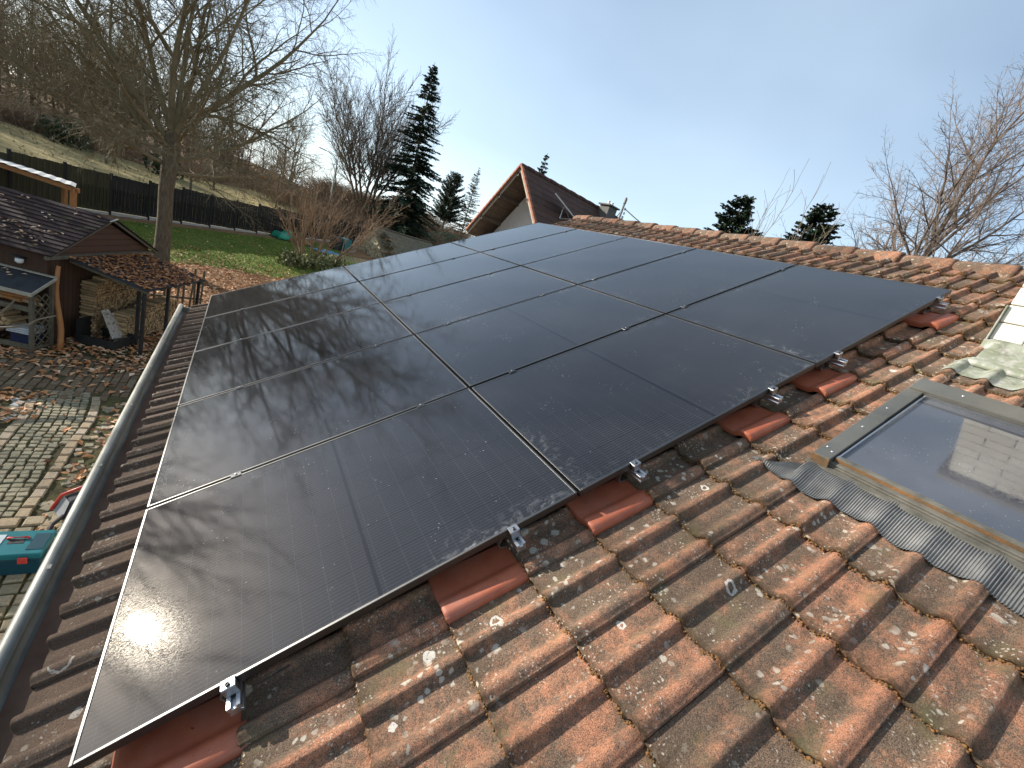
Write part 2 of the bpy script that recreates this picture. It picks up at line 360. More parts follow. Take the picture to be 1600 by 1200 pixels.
def bark(name, a, b, sc=6):
    M = Mat(name, 0.95, 0.15)
    v = M.co((1, 1, 0.22))
    c = M.mix(M.ramp(M.noise(sc * 3, 5, 0.7, v), 0.35, 0.65), a, b); M.col(c); M.bump(M.noise(sc * 6, 4, 0.7, v), 0.9, 0.03); return M.m
M_BARK = bark('grey_bark', (0.085, 0.066, 0.043), (0.165, 0.13, 0.085))
M_TWIG = simple('olive_twigs', (0.14, 0.112, 0.06), (0.21, 0.17, 0.095), 2, 0.9, bump=0)
M_TWIG_DARK = simple('dark_twigs', (0.080, 0.060, 0.044), (0.13, 0.098, 0.070), 2, 0.9, bump=0)
M_TWIG_BROWN = simple('brown_twigs', (0.26, 0.165, 0.095), (0.17, 0.115, 0.07), 0.5, 0.9, bump=0)
M_TWIG_PALE = simple('pale_twigs', (0.24, 0.195, 0.135), (0.15, 0.12, 0.085), 2, 0.85, bump=0)
M_BIRCH = simple('birch_wood', (0.17, 0.13, 0.10), (0.10, 0.075, 0.06), 3, 0.85, bump=0)
M_NEEDLE = simple('fir_needles', (0.020, 0.040, 0.022), (0.042, 0.070, 0.035), 1.2, 0.7, bump=0, tint=0.5)
M_NEEDLE2 = simple('grey_green_needles', (0.045, 0.066, 0.042), (0.075, 0.095, 0.055), 1.2, 0.7, bump=0, tint=0.5)
M_LARCH = simple('sparse_needles', (0.10, 0.085, 0.05), (0.14, 0.12, 0.07), 1.2, 0.8, bump=0)

def ground_mat(name, a, b, c3, sc=2.0, bs=30, bstr=0.6, bd=0.03):
    M = Mat(name, 0.97, 0.12)
    c = M.mix(M.ramp(M.noise(sc, 6, 0.65), 0.35, 0.65), a, b)
    c = M.mix(M.ramp(M.noise(sc * 9, 4, 0.7), 0.48, 0.62, (0, 0, 0, 1), (0.8, 0.8, 0.8, 1)), c, c3)
    M.col(c); M.bump(M.noise(bs, 4, 0.7), bstr, bd); return M.m
M_SOIL = ground_mat('leafy_soil', (0.17, 0.10, 0.055), (0.26, 0.15, 0.075), (0.34, 0.19, 0.09), 1.3)
M_YARD = ground_mat('mossy_joints', (0.075, 0.066, 0.035), (0.115, 0.105, 0.04), (0.06, 0.045, 0.03), 1.6)
M_LAWN = ground_mat('lawn_grass', (0.105, 0.155, 0.022), (0.165, 0.205, 0.036), (0.065, 0.095, 0.017), 0.8, 40, 0.8, 0.05)
def meadow():
    M = Mat('dry_meadow', 0.98, 0.1)
    v = M.co((1, 1, 1), (0, 0, 0.80)); vs = M.co((0.35, 1.6, 1), (0, 0, -0.75))
    c = M.mix(M.ramp(M.noise(0.25, 5, 0.6), 0.35, 0.65), (0.58, 0.46, 0.22), (0.45, 0.36, 0.16))
    c = M.mix(M.ramp(M.noise(1.6, 5, 0.7, vs), 0.45, 0.66), c, (0.23, 0.19, 0.085))
    c = M.mix(M.ramp(M.noise(9, 3, 0.7), 0.5, 0.7, (0, 0, 0, 1), (0.5, 0.5, 0.5, 1)), c, (0.50, 0.42, 0.24))
    M.col(c); M.bump(M.noise(6, 5, 0.75, vs), 1.0, 0.35); return M.m
M_MEADOW = meadow()
M_WOODFLOOR = ground_mat('wood_floor', (0.19, 0.12, 0.065), (0.28, 0.17, 0.09), (0.12, 0.10, 0.04), 0.3, 5, 1.0, 0.3)

def stone_mat():
    M = Mat('paving_stone', 0.85, 0.3)
    t = M.attr('tint')
    rp = M.n('ShaderNodeValToRGB'); e = rp.color_ramp.elements
    e[0].position = 0.0; e[0].color = (0.10, 0.060, 0.040, 1); e[1].position = 1.0; e[1].color = (0.46, 0.45, 0.42, 1)
    for p, cc in ((0.25, (0.18, 0.108, 0.066, 1)), (0.45, (0.26, 0.225, 0.15, 1)), (0.6, (0.33, 0.285, 0.195, 1)), (0.8, (0.42, 0.30, 0.19, 1))):
        k = e.new(p); k.color = cc
    M.link(t, rp.inputs['Fac'])
    c = M.mix(M.ramp(M.noise(26, 5, 0.7), 0.4, 0.7, (0, 0, 0, 1), (0.6, 0.6, 0.6, 1)), rp.outputs['Color'], (0.13, 0.125, 0.05))
    M.col(c); M.bump(M.noise(45, 4), 0.4, 0.012); return M.m
M_STONE = stone_mat()
def leaf_mat():
    M = Mat('fallen_leaf', 0.75, 0.3)
    t = M.attr('tint'); rp = M.n('ShaderNodeValToRGB'); e = rp.color_ramp.elements
    e[0].position = 0; e[0].color = (0.17, 0.07, 0.03, 1); e[1].position = 1; e[1].color = (0.70, 0.50, 0.33, 1)
    for p, cc in ((0.35, (0.30, 0.12, 0.05, 1)), (0.6, (0.52, 0.235, 0.09, 1)), (0.8, (0.62, 0.34, 0.17, 1))):
        k = e.new(p); k.color = cc
    M.link(t, rp.inputs['Fac']); M.col(rp.outputs['Color']); return M.m
M_LEAF = leaf_mat()
def planks(name, a, b, period, axis=0, rough=0.85):
    M = Mat(name, rough, 0.25)
    x = M.xyz(M.co())[axis]
    fl = M.math('FLOOR', M.math('DIVIDE', x, period)); wn_ = M.n('ShaderNodeTexWhiteNoise', noise_dimensions='1D'); M.link(fl, wn_.inputs['W'])
    sc = [14, 14, 14]; sc[2 if axis != 2 else 0] = 1.2
    c = M.mix(M.math('ADD', M.math('MULTIPLY', wn_.outputs['Value'], 0.5), M.math('MULTIPLY', M.noise(2, 4, 0.7, M.co(tuple(sc))), 0.5)), a, b)
    gap = M.math('LESS_THAN', M.math('PINGPONG', x, period / 2), period * 0.035)
    M.col(M.mix(gap, c, (0.012, 0.009, 0.007)))
    M.bump(M.math('SUBTRACT', M.noise(3, 4, 0.7, M.co(tuple(sc))), gap), 0.5, 0.012); return M.m
# ---------------------------------------------------------------- the tiled house (roof frame: x up the slope, y along the eave, z off the roof)
ROT = (0, -TH, 0)
def RP(v, u, n): return Vector((v * CT - n * ST, u, v * ST + n * CT))
house = thing('tiled_house', 'house whose weathered orange clay tile roof carries the black solar panels', 'house')
N0, TW, CP = -0.157, 0.307, 0.337
V0 = 0.052
def sm(a, b, x):
    t = min(1.0, max(0.0, (x - a) / (b - a))); return t * t * (3 - 2 * t)
def prof(s):
    h = 0.002 * math.sin(s * 40)
    for d, lock in ((0.1535, False), (0.307, True)):
        if d - 0.095 < s <= d + 1e-6:
            up = sm(d - 0.076, d - 0.038, s)
            dn = 1 - sm(d - 0.023, d - 0.001, s) if not lock else 1 - 0.50 * sm(d - 0.028, d, s)
            h = max(h, 0.033 * up * dn)
    return h
SS = [0, .02, .045, .064, .074, .084, .094, .104, .112, .120, .128, .134, .140, .146, .1535, .175, .20, .217, .227, .237, .247, .257, .266, .275, .283, .290, .297, .303, .307]
def tile_verts(ub, vf, L, r, raise_=0.026, thick=0.021, smin=0.0, smax=TW, p=prof, ss=SS, jit=0.0016):
    """one tile: grid of rows (front bottom, front top rounded, ... back)"""
    s_ = [s for s in ss if smin <= s <= smax]
    if s_[0] > smin: s_ = [smin] + s_
    if s_[-1] < smax: s_ = s_ + [smax]
    dn, tl, tw = r.uniform(-.0018, .0018), r.uniform(-.004, .004), r.uniform(-.006, .006)
    dv, du = r.uniform(-.004, .004), r.uniform(-.002, .002)
    ws = [0.0, 0.0, 0.006, 0.02, 0.12, 0.23, L]
    V = []
    for i, wv in enumerate(ws):
        for s in s_:
            n = N0 + p(s) + raise_ * (1 - wv / CP) + dn + tl * (s - .15) + tw * wv * .1
            j = r.uniform(-jit, jit) if i < 4 else 0
            if i == 0: n -= thick
            if i == 1: n -= 0.0045
            if i == 2: n += j * .5
            V.append((vf + dv + wv + j + (0.004 if i == 0 else 0), ub - s + du, n))
    # hanging interlock edge on the camera side
    k = len(s_); F = []
    for i in range(len(ws) - 1):
        for a in range(k - 1): F.append((i * k + a, (i + 1) * k + a, (i + 1) * k + a + 1, i * k + a + 1))
    m = len(V)
    for i in range(len(ws)):
        x, y, z = V[i * k + k - 1]; V.append((x, y, N0 + raise_ * (1 - ws[i] / CP) - (0.012 if i else 0.021)))
    for i in range(len(ws) - 1): F.append((i * k + k - 1, (i + 1) * k + k - 1, m + i + 1, m + i))
    return V, F

UB0 = -0.135 + TW * 1        # start of the column just under the near panel edge
REDROWS = {0, 3, 5, 8, 10, 14}
SKY_V0, SKY_V1, SKY_U0, SKY_U1 = 2.80, 3.80, -0.388, -1.168
CH_V, CH_U = 4.66, -0.40
tV, tF, tT, tH, tE = [], [], [], [], []
mossV, mossF = [], []
def add_moss(x, y, z, r):
    n = len(mossV); q = [rnd.uniform(.6, 1.3) * r for _ in range(6)]
    mossV.extend([(x + q[0], y, z), (x - q[1], y, z), (x, y + q[2], z), (x, y - q[3], z), (x, y, z + q[4] * .8), (x, y, z - q[5] * .6)])
    mossF.extend([tuple(n + i for i in f) for f in ((0, 2, 4), (2, 1, 4), (1, 3, 4), (3, 0, 4), (2, 0, 5), (1, 2, 5), (3, 1, 5), (0, 3, 5))])
for row in range(-1, 19):
    vf = V0 + CP * row
    for c in range(-10, 22):
        ub = UB0 + TW * c
        if ub > 6.2: continue
        if 0.9 < ub and 0.2 < vf < 4.8 and ub < 5.3: continue          # hidden deep under the panels
        if row in REDROWS and c == 0: continue
        r = random.Random(row * 977 + c * 31)
        L, smax, vfr = CP + 0.018, TW, vf
        if vf + L > 6.46: L = 6.46 - vf
        if L < 0.05: continue
        mid_u = ub - TW / 2
        if ub - TW < SKY_U0 and ub > SKY_U1 - .06:                      # skylight cut-out
            if vf < SKY_V1 - .03 and vf + CP > SKY_V0 + .06:
                if vf < SKY_V0 - .02 and c != -1: L = SKY_V0 - vf - .10
                elif ub > SKY_U0 + .02: smax = ub - SKY_U0 - .006
                elif vf + CP > SKY_V1 + .1: vfr = SKY_V1 + .07; L = vf + CP + .018 - vfr
                else: continue
        if ub < CH_U + .25 and vf + CP > CH_V - .25 and ub > -1.9 and vf < 5.25:
            if ub - TW < CH_U - .02:
                if vf < CH_V - .40: L = min(L, CH_V - .3 - vf)
                elif ub > CH_U + .02: smax = ub - CH_U - .004
                else: continue
        if L < 0.05: continue
        V, F = tile_verts(ub, vfr, L, r, smax=smax, raise_=0.026)
        if row == 11 and c == -1:         # the strip of this tile above the skylight hood
            V2, F2 = tile_verts(ub, SKY_V1 + .07, vf + CP + .018 - SKY_V1 - .07, r, smin=.24); F = F + [tuple(i + len(V) for i in f) for f in F2]; V = V + V2
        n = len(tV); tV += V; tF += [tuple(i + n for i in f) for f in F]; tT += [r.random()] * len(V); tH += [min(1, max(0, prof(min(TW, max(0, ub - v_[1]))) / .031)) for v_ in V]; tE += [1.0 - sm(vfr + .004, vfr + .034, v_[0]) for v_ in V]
        if ub < 0.5 and vf > 0.3:
            for _ in range(64):
                s = rnd.uniform(0, smax); x = vfr + rnd.uniform(-.007, .003)
                add_moss(x, ub - s, N0 + prof(s) + rnd.uniform(-.001, .016), rnd.uniform(.0022, .0068))
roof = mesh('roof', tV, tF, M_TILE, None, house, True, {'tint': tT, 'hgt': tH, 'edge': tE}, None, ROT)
rd = MB(); rd.box((-.30, -3.4, -.30), (6.50, 5.99, -.20)); rd.build('roof_underlay', M_DECK, roof)
ms = mesh('joint_moss', mossV, mossF, M_MOSS, None, roof, True); ms['kind'] = 'stuff'

# new glossy red tiles, one below every roof hook
SR = [0, .012, .022, .030, .036, .043, .060, .10, .1005, .104, .1045, .15, .2, .212, .220, .228, .238, .250, .262, .274, .285, .294, .301, .305, .307]
def prof_red(s):
    h = 0.0145 * sm(.018, .036, s) + .004
    if .1002 < s < .1048: h += .0022
    if s > .2: h += .021 * sm(.212, .252, s) - .012 * sm(.290, .307, s)
    return h
for row in sorted(REDROWS):
    r = random.Random(row + 5)
    V, F = tile_verts(UB0, V0 + CP * row - .006, CP + .02, r, raise_=.032, thick=.035, p=prof_red, ss=SR, jit=0.0002)
    o = mesh('red_tile', V, F, M_RED, None, roof, True); o['label'] = 'new smooth red clay tile'

# ridge caps
def half_pipe(L, r0, r1, t, k=12):
    V = []; F = []
    for (y, r) in ((0, r0), (0, r0 - t), (.03, r0 + .004), (.055, r0 + .002), (L, r1)):
        for i in range(k + 1):
            a = math.pi * (-0.06 + 1.12 * i / k); V.append((r * math.cos(a), y, r * math.sin(a)))
    m = k + 1
    for a, b in ((1, 0), (0, 2), (2, 3), (3, 4)):
        for i in range(k): F.append((a * m + i, a * m + i + 1, b * m + i + 1, b * m + i))
    return V, F
RX, RZ = 6.43 * CT + .155 * ST, 6.43 * ST - .155 * CT
V, F = half_pipe(.455, .128, .108, .016)
k = 0; y = -3.35
cap0 = None
while y < 5.7:
    if cap0 is None: cap0 = mesh('ridge_cap', V, F, M_RIDGE, None, house, True, {'tint': [.5] * len(V), 'hgt': [.6] * len(V)}); o = cap0
    else:
        o = mesh('ridge_cap', V, F, M_RIDGE, None, house, True, {'tint': [rnd.random()] * len(V), 'hgt': [.6] * len(V)})
    o.location = (RX + rnd.uniform(-.006, .006), y, RZ - .055 + rnd.uniform(-.004, .004)); o.rotation_euler = (rnd.uniform(-.012, .004), 0, rnd.uniform(-.015, .015)); y += .41

# far slope, gable walls and eave walls
b = MB()
zr = RZ - .02
xe2 = 2 * RX + .3
for (x0, z0, x1, z1) in ((RX, zr, xe2, -.28),):
    n = 36
    for i in range(n):
        f0, f1 = i / n, (i + 1) / n
        X0, X1 = x0 + (x1 - x0) * f0, x0 + (x1 - x0) * f1; Z0, Z1 = z0 + (z1 - z0) * f0, z0 + (z1 - z0) * f1
        b.add([(X0, -3.4, Z0), (X1, -3.4, Z1 + .03), (X1, 6.0, Z1 + .03), (X0, 6.0, Z0)], [(0, 1, 2, 3)])
        b.add([(X1, -3.4, Z1 + .03), (X1, -3.4, Z1), (X1, 6.0, Z1), (X1, 6.0, Z1 + .03)], [(0, 1, 2, 3)])
b.build('back_roof', M_TILE_PLAIN, house)
b = MB()
for y0, y1 in ((-3.2, -2.9), (5.5, 5.8)):
    P = [(.05, -2.85), (xe2 - .35, -2.85), (xe2 - .35, -.36), (RX, zr - .32), (.05, -.36)]
    b.prism(P, y0, y1)
b.box((.05, -2.9, -2.85), (.35, 5.5, -.36)); b.box((xe2 - .65, -2.9, -2.85), (xe2 - .35, 5.5, -.36))
b.build('wall', M_PLASTER, house)

# gutter: half round with a fat rolled bead, silt in the bottom, stop end and brackets
gb = MB()
gx, gz_, gr = -.250, -.335, .082
for y0, y1 in ((-3.3, 6.22),):
    V = []; F = []; kk = 14
    for y in (y0, y1):
        for rr in (gr, gr + .0025):
            for i in range(kk + 1):
                a = math.pi + math.pi * i / kk; V.append((gx + rr * math.cos(a), y, gz_ + rr * math.sin(a)))
    m = kk + 1
    for i in range(kk):
        F.append((i, i + 1, 2 * m + i + 1, 2 * m + i)); F.append((m + i, 3 * m + i, 3 * m + i + 1, m + i + 1))
    gb.add(V, F)
gutter = gb.build('gutter', M_ZINC, house, True)
g2 = MB(); g2.tube([(gx - gr + .004, -3.3, gz_ + .012), (gx - gr + .004, 6.22, gz_ + .012)], .028, 14); g2.build('gutter_bead', M_ZINC, gutter, True)
g2 = MB(); P = [(gx + gr * math.cos(math.pi + math.pi * i / 14), gz_ + gr * math.sin(math.pi + math.pi * i / 14)) for i in range(15)]
g2.prism(P, 6.20, 6.223); g2.build('stop_end', M_ZINC, gutter)
nu = 150; V = []; F = []
for i in range(nu + 1):
    y = -3.2 + 9.4 * i / nu
    for j in range(7):
        a = math.radians(246 + 14 * j); V.append((gx + (gr - .004) * math.cos(a), y, gz_ + (gr - .004) * math.sin(a) + .010 + .006 * math.sin(y * 9 + j) * math.sin(y * 3.1)))
for i in range(nu):
    for j in range(6): F.append((i * 7 + j, i * 7 + j + 1, i * 7 + j + 8, i * 7 + j + 7))
mesh('gutter_silt', V, F, M_SILT, None, gutter, True)
for y in (-.6, .28, 1.15, 2.02, 2.9, 3.75, 4.62, 5.5):
    q = MB(); q.bar((gx - gr - .006, y, gz_ + .035), (gx - gr - .0245, y, gz_ - .03), .028, .003, (1, 0, 0))
    q.bar((gx - gr + .004, y, gz_ + .0385), (gx - gr + .10 if y < .4 else gx - gr + .022, y, gz_ + .0385), .028 if y > .4 else .035, .003); q.build('gutter_bracket', M_ZINC, gutter)
q = MB(); q.box((-.285, -3.3, -.50), (-.12, 6.3, -.47)); q.box((-.155, -3.3, -.50), (-.12, 6.3, -.31)); q.build('fascia_board', M_SILT, house)

# ---- skylight
sk = MB()
def rb(b, x0, x1, y0, y1, z0, z1): b.box((min(x0, x1), min(y0, y1), z0), (max(x0, x1), max(y0, y1), z1))
rb(sk, SKY_V0 + .08, SKY_V1 - .09, SKY_U0 - .075, SKY_U0 - .055, -.15, -.070); rb(sk, SKY_V0 + .08, SKY_V1 - .09, SKY_U1 + .055, SKY_U1 + .075, -.15, -.070)
rb(sk, SKY_V0 + .02, SKY_V0 + .08, SKY_U0 - .002, SKY_U1 + .002, -.16, -.088); rb(sk, SKY_V1 - .09, SKY_V1, SKY_U0 - .004, SKY_U1 + .004, -.16, -.095)
skylight = bevel(sk.build('skylight', M_HOOD_OLD, house, False, None, ROT), .004)
for (a_, b_, u_, e_, n_) in ((.01, .50, SKY_U0, -.070, -.052), (.49, .98, SKY_U0 + .001, -.070, -.0495), (.01, .50, SKY_U1, .070, -.052), (.49, .98, SKY_U1 - .001, .070, -.0495)):
    q = MB(); rb(q, SKY_V0 + a_, SKY_V0 + b_, u_, u_ + e_, -.17, n_); bevel(q.build('side_cladding', M_HOOD, skylight), .004)      # two overlapping lengths a side
q = MB(); rb(q, SKY_V1 - .125, SKY_V1 + .012, SKY_U0 - .006, SKY_U1 + .006, -.16, -.034); rb(q, SKY_V1 - .005, SKY_V1 + .09, SKY_U0 + .01, SKY_U1 - .01, -.16, -.125); rb(q, SKY_V1 - .03, SKY_V1 + .16, SKY_U0 + .06, SKY_U1 - .06, -.19, -.152)
bevel(q.build('top_hood', M_HOOD, skylight), .006)
for v, u in ((SKY_V0 + .09, SKY_U0 - .02), (SKY_V0 + .07, SKY_U0 - .05), (SKY_V0 + .36, SKY_U0 - .035), (SKY_V0 + .60, SKY_U0 - .03), (SKY_V1 - .06, SKY_U0 - .20)):
    q = MB(); q.lathe([(.006, 0), (.006, .002), (.003, .004), (.001, .0045)], 10, (v, u, -.052 if v < SKY_V0 + .5 else (-.0495 if v < SKY_V1 - .1 else -.034)))
    q.build('screw_head', M_ALU, skylight, True)
q = MB(); rb(q, SKY_V0 + .075, SKY_V1 - .11, SKY_U0 - .078, SKY_U1 + .078, -.082, -.074); q.build('pane', M_PANE, skylight)
q = MB()
for u in (SKY_U0 - .079, SKY_U1 + .067): rb(q, SKY_V0 + .06, SKY_V1 - .126, u, u - .006 if u > -.6 else u + .006, -.09, -.060)
rb(q, SKY_V1 - .140, SKY_V1 - .128, SKY_U0 - .08, SKY_U1 + .08, -.09, -.056); q.build('glazing_bead', M_ALU, skylight)
q = MB(); rb(q, SKY_V0 + .055, SKY_V1 - .10, SKY_U0 - .070, SKY_U0 - .0785, -.10, -.066); q.build('seal', M_GASKET, skylight)
q = MB(); rb(q, SKY_V0 + .055, SKY_V1 - .10, SKY_U1 + .070, SKY_U1 + .0785, -.10, -.066); q.build('seal', M_GASKET, skylight)
q = MB()   # stepped bottom rail
rb(q, SKY_V0 + .052, SKY_V0 + .078, SKY_U0 - .074, SKY_U1 + .074, -.10, -.060); rb(q, SKY_V0 + .026, SKY_V0 + .050, SKY_U0 - .030, SKY_U1 + .02, -.12, -.078)
rb(q, SKY_V0 - .012, SKY_V0 + .024, SKY_U0 + .012, SKY_U1 - .01, -.14, -.098); bevel(q.build('bottom_rail', M_HOOD_OLD, skylight), .004)
q = MB(); rb(q, SKY_V0 + .0505, SKY_V0 + .0515, SKY_U0 - .074, SKY_U1 + .074, -.105, -.064); rb(q, SKY_V0 + .005, SKY_V0 + .0095, SKY_U0 + .0005, SKY_U0 - .071, -.14, -.056); q.build('rusty_edge', M_RUST, skylight)
# pleated lead apron lying over the tiles below the window
nx, ny = 9, 900; V = []; F = []
for j in range(ny + 1):
    u = -.215 + (SKY_U1 - .06 + .215) * j / ny
    s = (UB0 - u) % TW
    hh = sum(prof(((UB0 - (u + d)) % TW)) for d in (-.02, -.01, 0, .01, .02)) / 5
    lo = 2.630 + .012 * math.sin(u * 17) + (.02 * sm(-.30, -.215, u))
    for i in range(nx + 1):
        t = i / nx; v = lo + (SKY_V0 + .012 - lo) * t
        if u > SKY_U0: v = lo + (.17 - .22 * sm(SKY_U0, -.215, u) * .9) * t
        n = N0 + .026 * (1 - (v - (V0 + CP * 7)) / CP) + hh * (.95 - .70 * sm(.35, .85, t)) + .012 + .018 * sm(.05, .45, t) + .0027 * math.sin(u * 2 * math.pi / .0088) + .026 * sm(.25, .8, t) * (u < SKY_U0)
        V.append((v, u, n))
for j in range(ny):
    for i in range(nx): a = j * (nx + 1) + i; F.append((a, a + 1, a + nx + 2, a + nx + 1))
mesh('pleated_lead_apron', V, F, M_LEAD, None, skylight, True)

# ---- chimney of pale bricks with its lead flashings
bx = MB()
P0 = RP(CH_V, CH_U, N0)
x0, y1 = P0[0], P0[1]; x1, y0 = x0 + .58, y1 - .95; z0 = P0[2] - .25; z1 = P0[2] + 1.9
bx.box((x0 + .008, y0 + .008, z0), (x1 - .008, y1 - .008, z1)); chimney = bx.build('brick_chimney', M_MORTAR, house)
q = MB(); ch, cl, gp = .112, .30, .006; r = random.Random(3)
zz = z0; rowi = 0
while zz < z1 - .05:
    off = (cl / 2) if rowi % 2 else 0
    for face in range(4):
        Lf = (y1 - y0) if face in (0, 1) else (x1 - x0)
        t0 = -off
        while t0 < Lf:
            a, bb = max(t0, 0), min(t0 + cl - gp, Lf)
            if bb - a > .02:
                q.t = r.random(); e = .008
                jx = r.uniform(0, .002)
                if face == 0: q.box((x0 - jx, y1 - bb, zz), (x0 + .04, y1 - a, zz + ch - gp))
                elif face == 1: q.box((x1 - .04, y1 - bb, zz), (x1 + jx, y1 - a, zz + ch - gp))
                elif face == 2: q.box((x0 + a + .041, y1 - .04, zz), (x0 + bb, y1 + jx, zz + ch - gp)) if bb > a + .05 else None
                else: q.box((x0 + a + .041, y0 - jx, zz), (x0 + bb, y0 + .04, zz + ch - gp)) if bb > a + .05 else None
            t0 += cl
    zz += ch; rowi += 1
bevel(q.build('brickwork', M_WBRICK, chimney), .004, 1)
q = MB(); q.box((x0 - .06, y0 - .06, z1), (x1 + .06, y1 + .06, z1 + .08)); q.build('chimney_cap', M_MORTAR, chimney)
# flat lead sheet in front of the chimney, then a softer strip dressed over the tiles
V = []; F = []; nx, ny = 14, 40
for j in range(ny + 1):
    u = CH_U + .005 - 1.15 * j / ny
    for i in range(nx + 1):
        t = i / nx; v = 4.365 + .30 * t
        n = -.118 + .05 * sm(.80, 1.0, t) + .004 * math.sin(u * 13) * (1 - t) - .022 * sm(.05, 0, t) - .02 * sm(.04, 0, CH_U + .005 - u)
        V.append((v, u, n))
for j in range(ny):
    for i in range(nx): a = j * (nx + 1) + i; F.append((a, a + 1, a + nx + 2, a + nx + 1))
o = mesh('lead_sheet', V, F, M_FLASH, None, chimney, True, None, None, ROT)
sd_ = o.modifiers.new('thickness', 'SOLIDIFY'); sd_.thickness = .006
V = []; F = []; nx, ny = 10, 120
for j in range(ny + 1):
    u = -.37 - 1.1 * j / ny
    hh = sum(prof(((UB0 - (u + d)) % TW)) for d in (-.012, 0, .012)) / 3
    for i in range(nx + 1):
        t = i / nx; v = 4.165 + .012 * math.sin(u * 23) + .23 * t
        n = N0 + .026 * (1 - (min(v, 4.41) - (V0 + CP * 12)) / CP) + hh + .007 + .0015 * math.sin(u * 60 + v * 50)
        V.append((v, u, n))
for j in range(ny):
    for i in range(nx): a = j * (nx + 1) + i; F.append((a, a + 1, a + nx + 2, a + nx + 1))
mesh('dressed_lead_strip', V, F, M_FLASH, None, chimney, True, None, None, ROT)
q = MB(); q.box((x0 - .03, y0 - .03, P0[2] - .08), (x0 - .0005, y1 + .012, P0[2] + .075)); q.box((x0 - .02, y1 + .0005, P0[2] - .05), (x1, y1 + .01, P0[2] + .30)); bevel(q.build('flashing_collar', M_FLASH, chimney), .006)

# ---------------------------------------------------------------- solar panels
PL, PW, PU, PV = 1.743, 1.134, 1.154, 1.760
GAPV = PV - PL
ordn = ['nearest', 'second', 'third', 'fourth', 'farthest']
cols = ['beside the gutter', 'in the middle column', 'next to the ridge']
PLAB = {(0, 0): 'black solar panel nearest the camera beside the gutter, with the sun glinting in it',
        (0, 1): 'black solar panel of the nearest row, middle one of its three, above red tiles',
        (0, 2): 'black solar panel of the nearest row, closest to the ridge and the skylight',
        (4, 0): 'black solar panel at the far corner of the roof beside the gutter end',
        (4, 2): 'black solar panel at the far corner under the ridge, below the white gable'}
def make_panel(label):
    t = thing('solar_module', label, 'solar panel', (0, 0, 0), ROT, 'solar panels on the roof')
    f = MB(); lip = .0105; dz = .034
    f.box((0, 0, -dz), (lip, PW, 0)); f.box((PL - lip, 0, -dz), (PL, PW, 0))
    f.box((lip + .0004, 0, -dz), (PL - lip - .0004, lip, 0)); f.box((lip + .0004, PW - lip, -dz), (PL - lip - .0004, PW, 0))
    fr = bevel(f.build('frame', M_FRAME, t), .0016, 2)
    g = MB(); g.add([(lip - .002, lip - .002, -.0022), (PL - lip + .002, lip - .002, -.0022), (PL - lip + .002, PW - lip + .002, -.0022), (lip - .002, PW - lip + .002, -.0022)], [(0, 1, 2, 3)])
    g.box((lip - .002, lip - .002, -.009), (PL - lip + .002, PW - lip + .002, -.005)); g.build('glass', M_GLASS, t)
    return t
pan0 = None
for i in range(5):
    for j in range(3):
        lab = PLAB.get((i, j)) or 'black solar panel in the %s row from the camera, the one %s' % (ordn[i], cols[j])
        if pan0 is None: p = pan0 = make_panel(lab)
        else: p = copy_tree(pan0); p['label'] = lab
        p.location = RP(j * PV + GAPV / 2, i * PU + .002, rnd.uniform(-.001, .001))
        p.rotation_euler = (rnd.uniform(-.0015, .0015), -TH + rnd.uniform(-.0015, .0015), 0)

# mounting rails with clamps and roof hooks
RV = [0.403, 1.426, 2.078, 3.092, 3.732, 5.050]
RLAB = ['lowest aluminium mounting rail, its end by the sunlit panel corner near the gutter', 'second mounting rail from the gutter, its end and clamp above a red tile',
        'third mounting rail from the gutter, its bright end beside the joint of two panels', 'fourth mounting rail from the gutter, with its clamp near the skylight corner',
        'fifth mounting rail from the gutter, ending just past the second panel joint', 'topmost mounting rail, its end under the panel corner nearest the ridge']
def make_rail(label):
    t = thing('mounting_rail', label, 'mounting rail', (0, 0, 0), ROT, 'mounting rails under the panels')
    P = [(-.020, -.076), (.020, -.076), (.020, -.066), (.014, -.060), (.020, -.054), (.020, -.0365), (.007, -.0365), (.007, -.047), (-.007, -.047), (-.007, -.0365), (-.020, -.0365), (-.020, -.054), (-.014, -.060), (-.020, -.066)]
    b = MB(); b.prism(P, -.062, 5.79); bevel(b.build('rail', M_ALU, t), .0012, 1)
    b = MB(); P2 = [(-.030, .002), (.010, .002)]
    b.box((-.021, -.024, -.036), (.021, -.003, .0005)); b.box((-.021, -.024, .0009), (.021, .009, .0045)); ec = bevel(b.build('end_clamp', M_CLAMP, t), .0015, 1)
    b = MB(); b.lathe([(.0065, .0045), (.0065, .010), (.005, .0105), (.0035, .0105), (.0033, .007)], 12, (0, -.012, 0)); b.build('bolt', M_BOLT, ec, True)
    for k in range(1, 5):
        y = k * PU - .0085
        b = MB(); b.box((-.025, y - .019, .0008), (.025, y - .0105, .0040)); b.box((-.025, y + .0105, .0008), (.025, y + .019, .0040)); b.box((-.025, y - .0104, -.03), (.025, y + .0104, .0032))
        m_ = bevel(b.build('mid_clamp', M_BOLT, t), .001, 1)
        b = MB(); b.lathe([(.006, .0032), (.006, .0085), (.003, .0088)], 10, (0, y, 0)); b.build('bolt', M_CLAMP, m_, True)
    for y in (.045, 1.25, 2.5, 3.7, 4.9):
        b = MB(); pts = [(.02, y, -.06), (-.012, y, -.062), (-.045, y, -.070), (-.062, y, -.095), (-.056, y, -.116), (-.03, y, -.124), (.05, y, -.1215), (.14, y, -.120)]
        for a_, b_ in zip(pts[:-1], pts[1:]): b.bar(a_, b_, .030, .006, (0, 0, 1) if abs(b_[0] - a_[0]) > abs(b_[2] - a_[2]) else (1, 0, 0))
        b.build('roof_hook', M_STEEL, t)
    return t
r0 = None
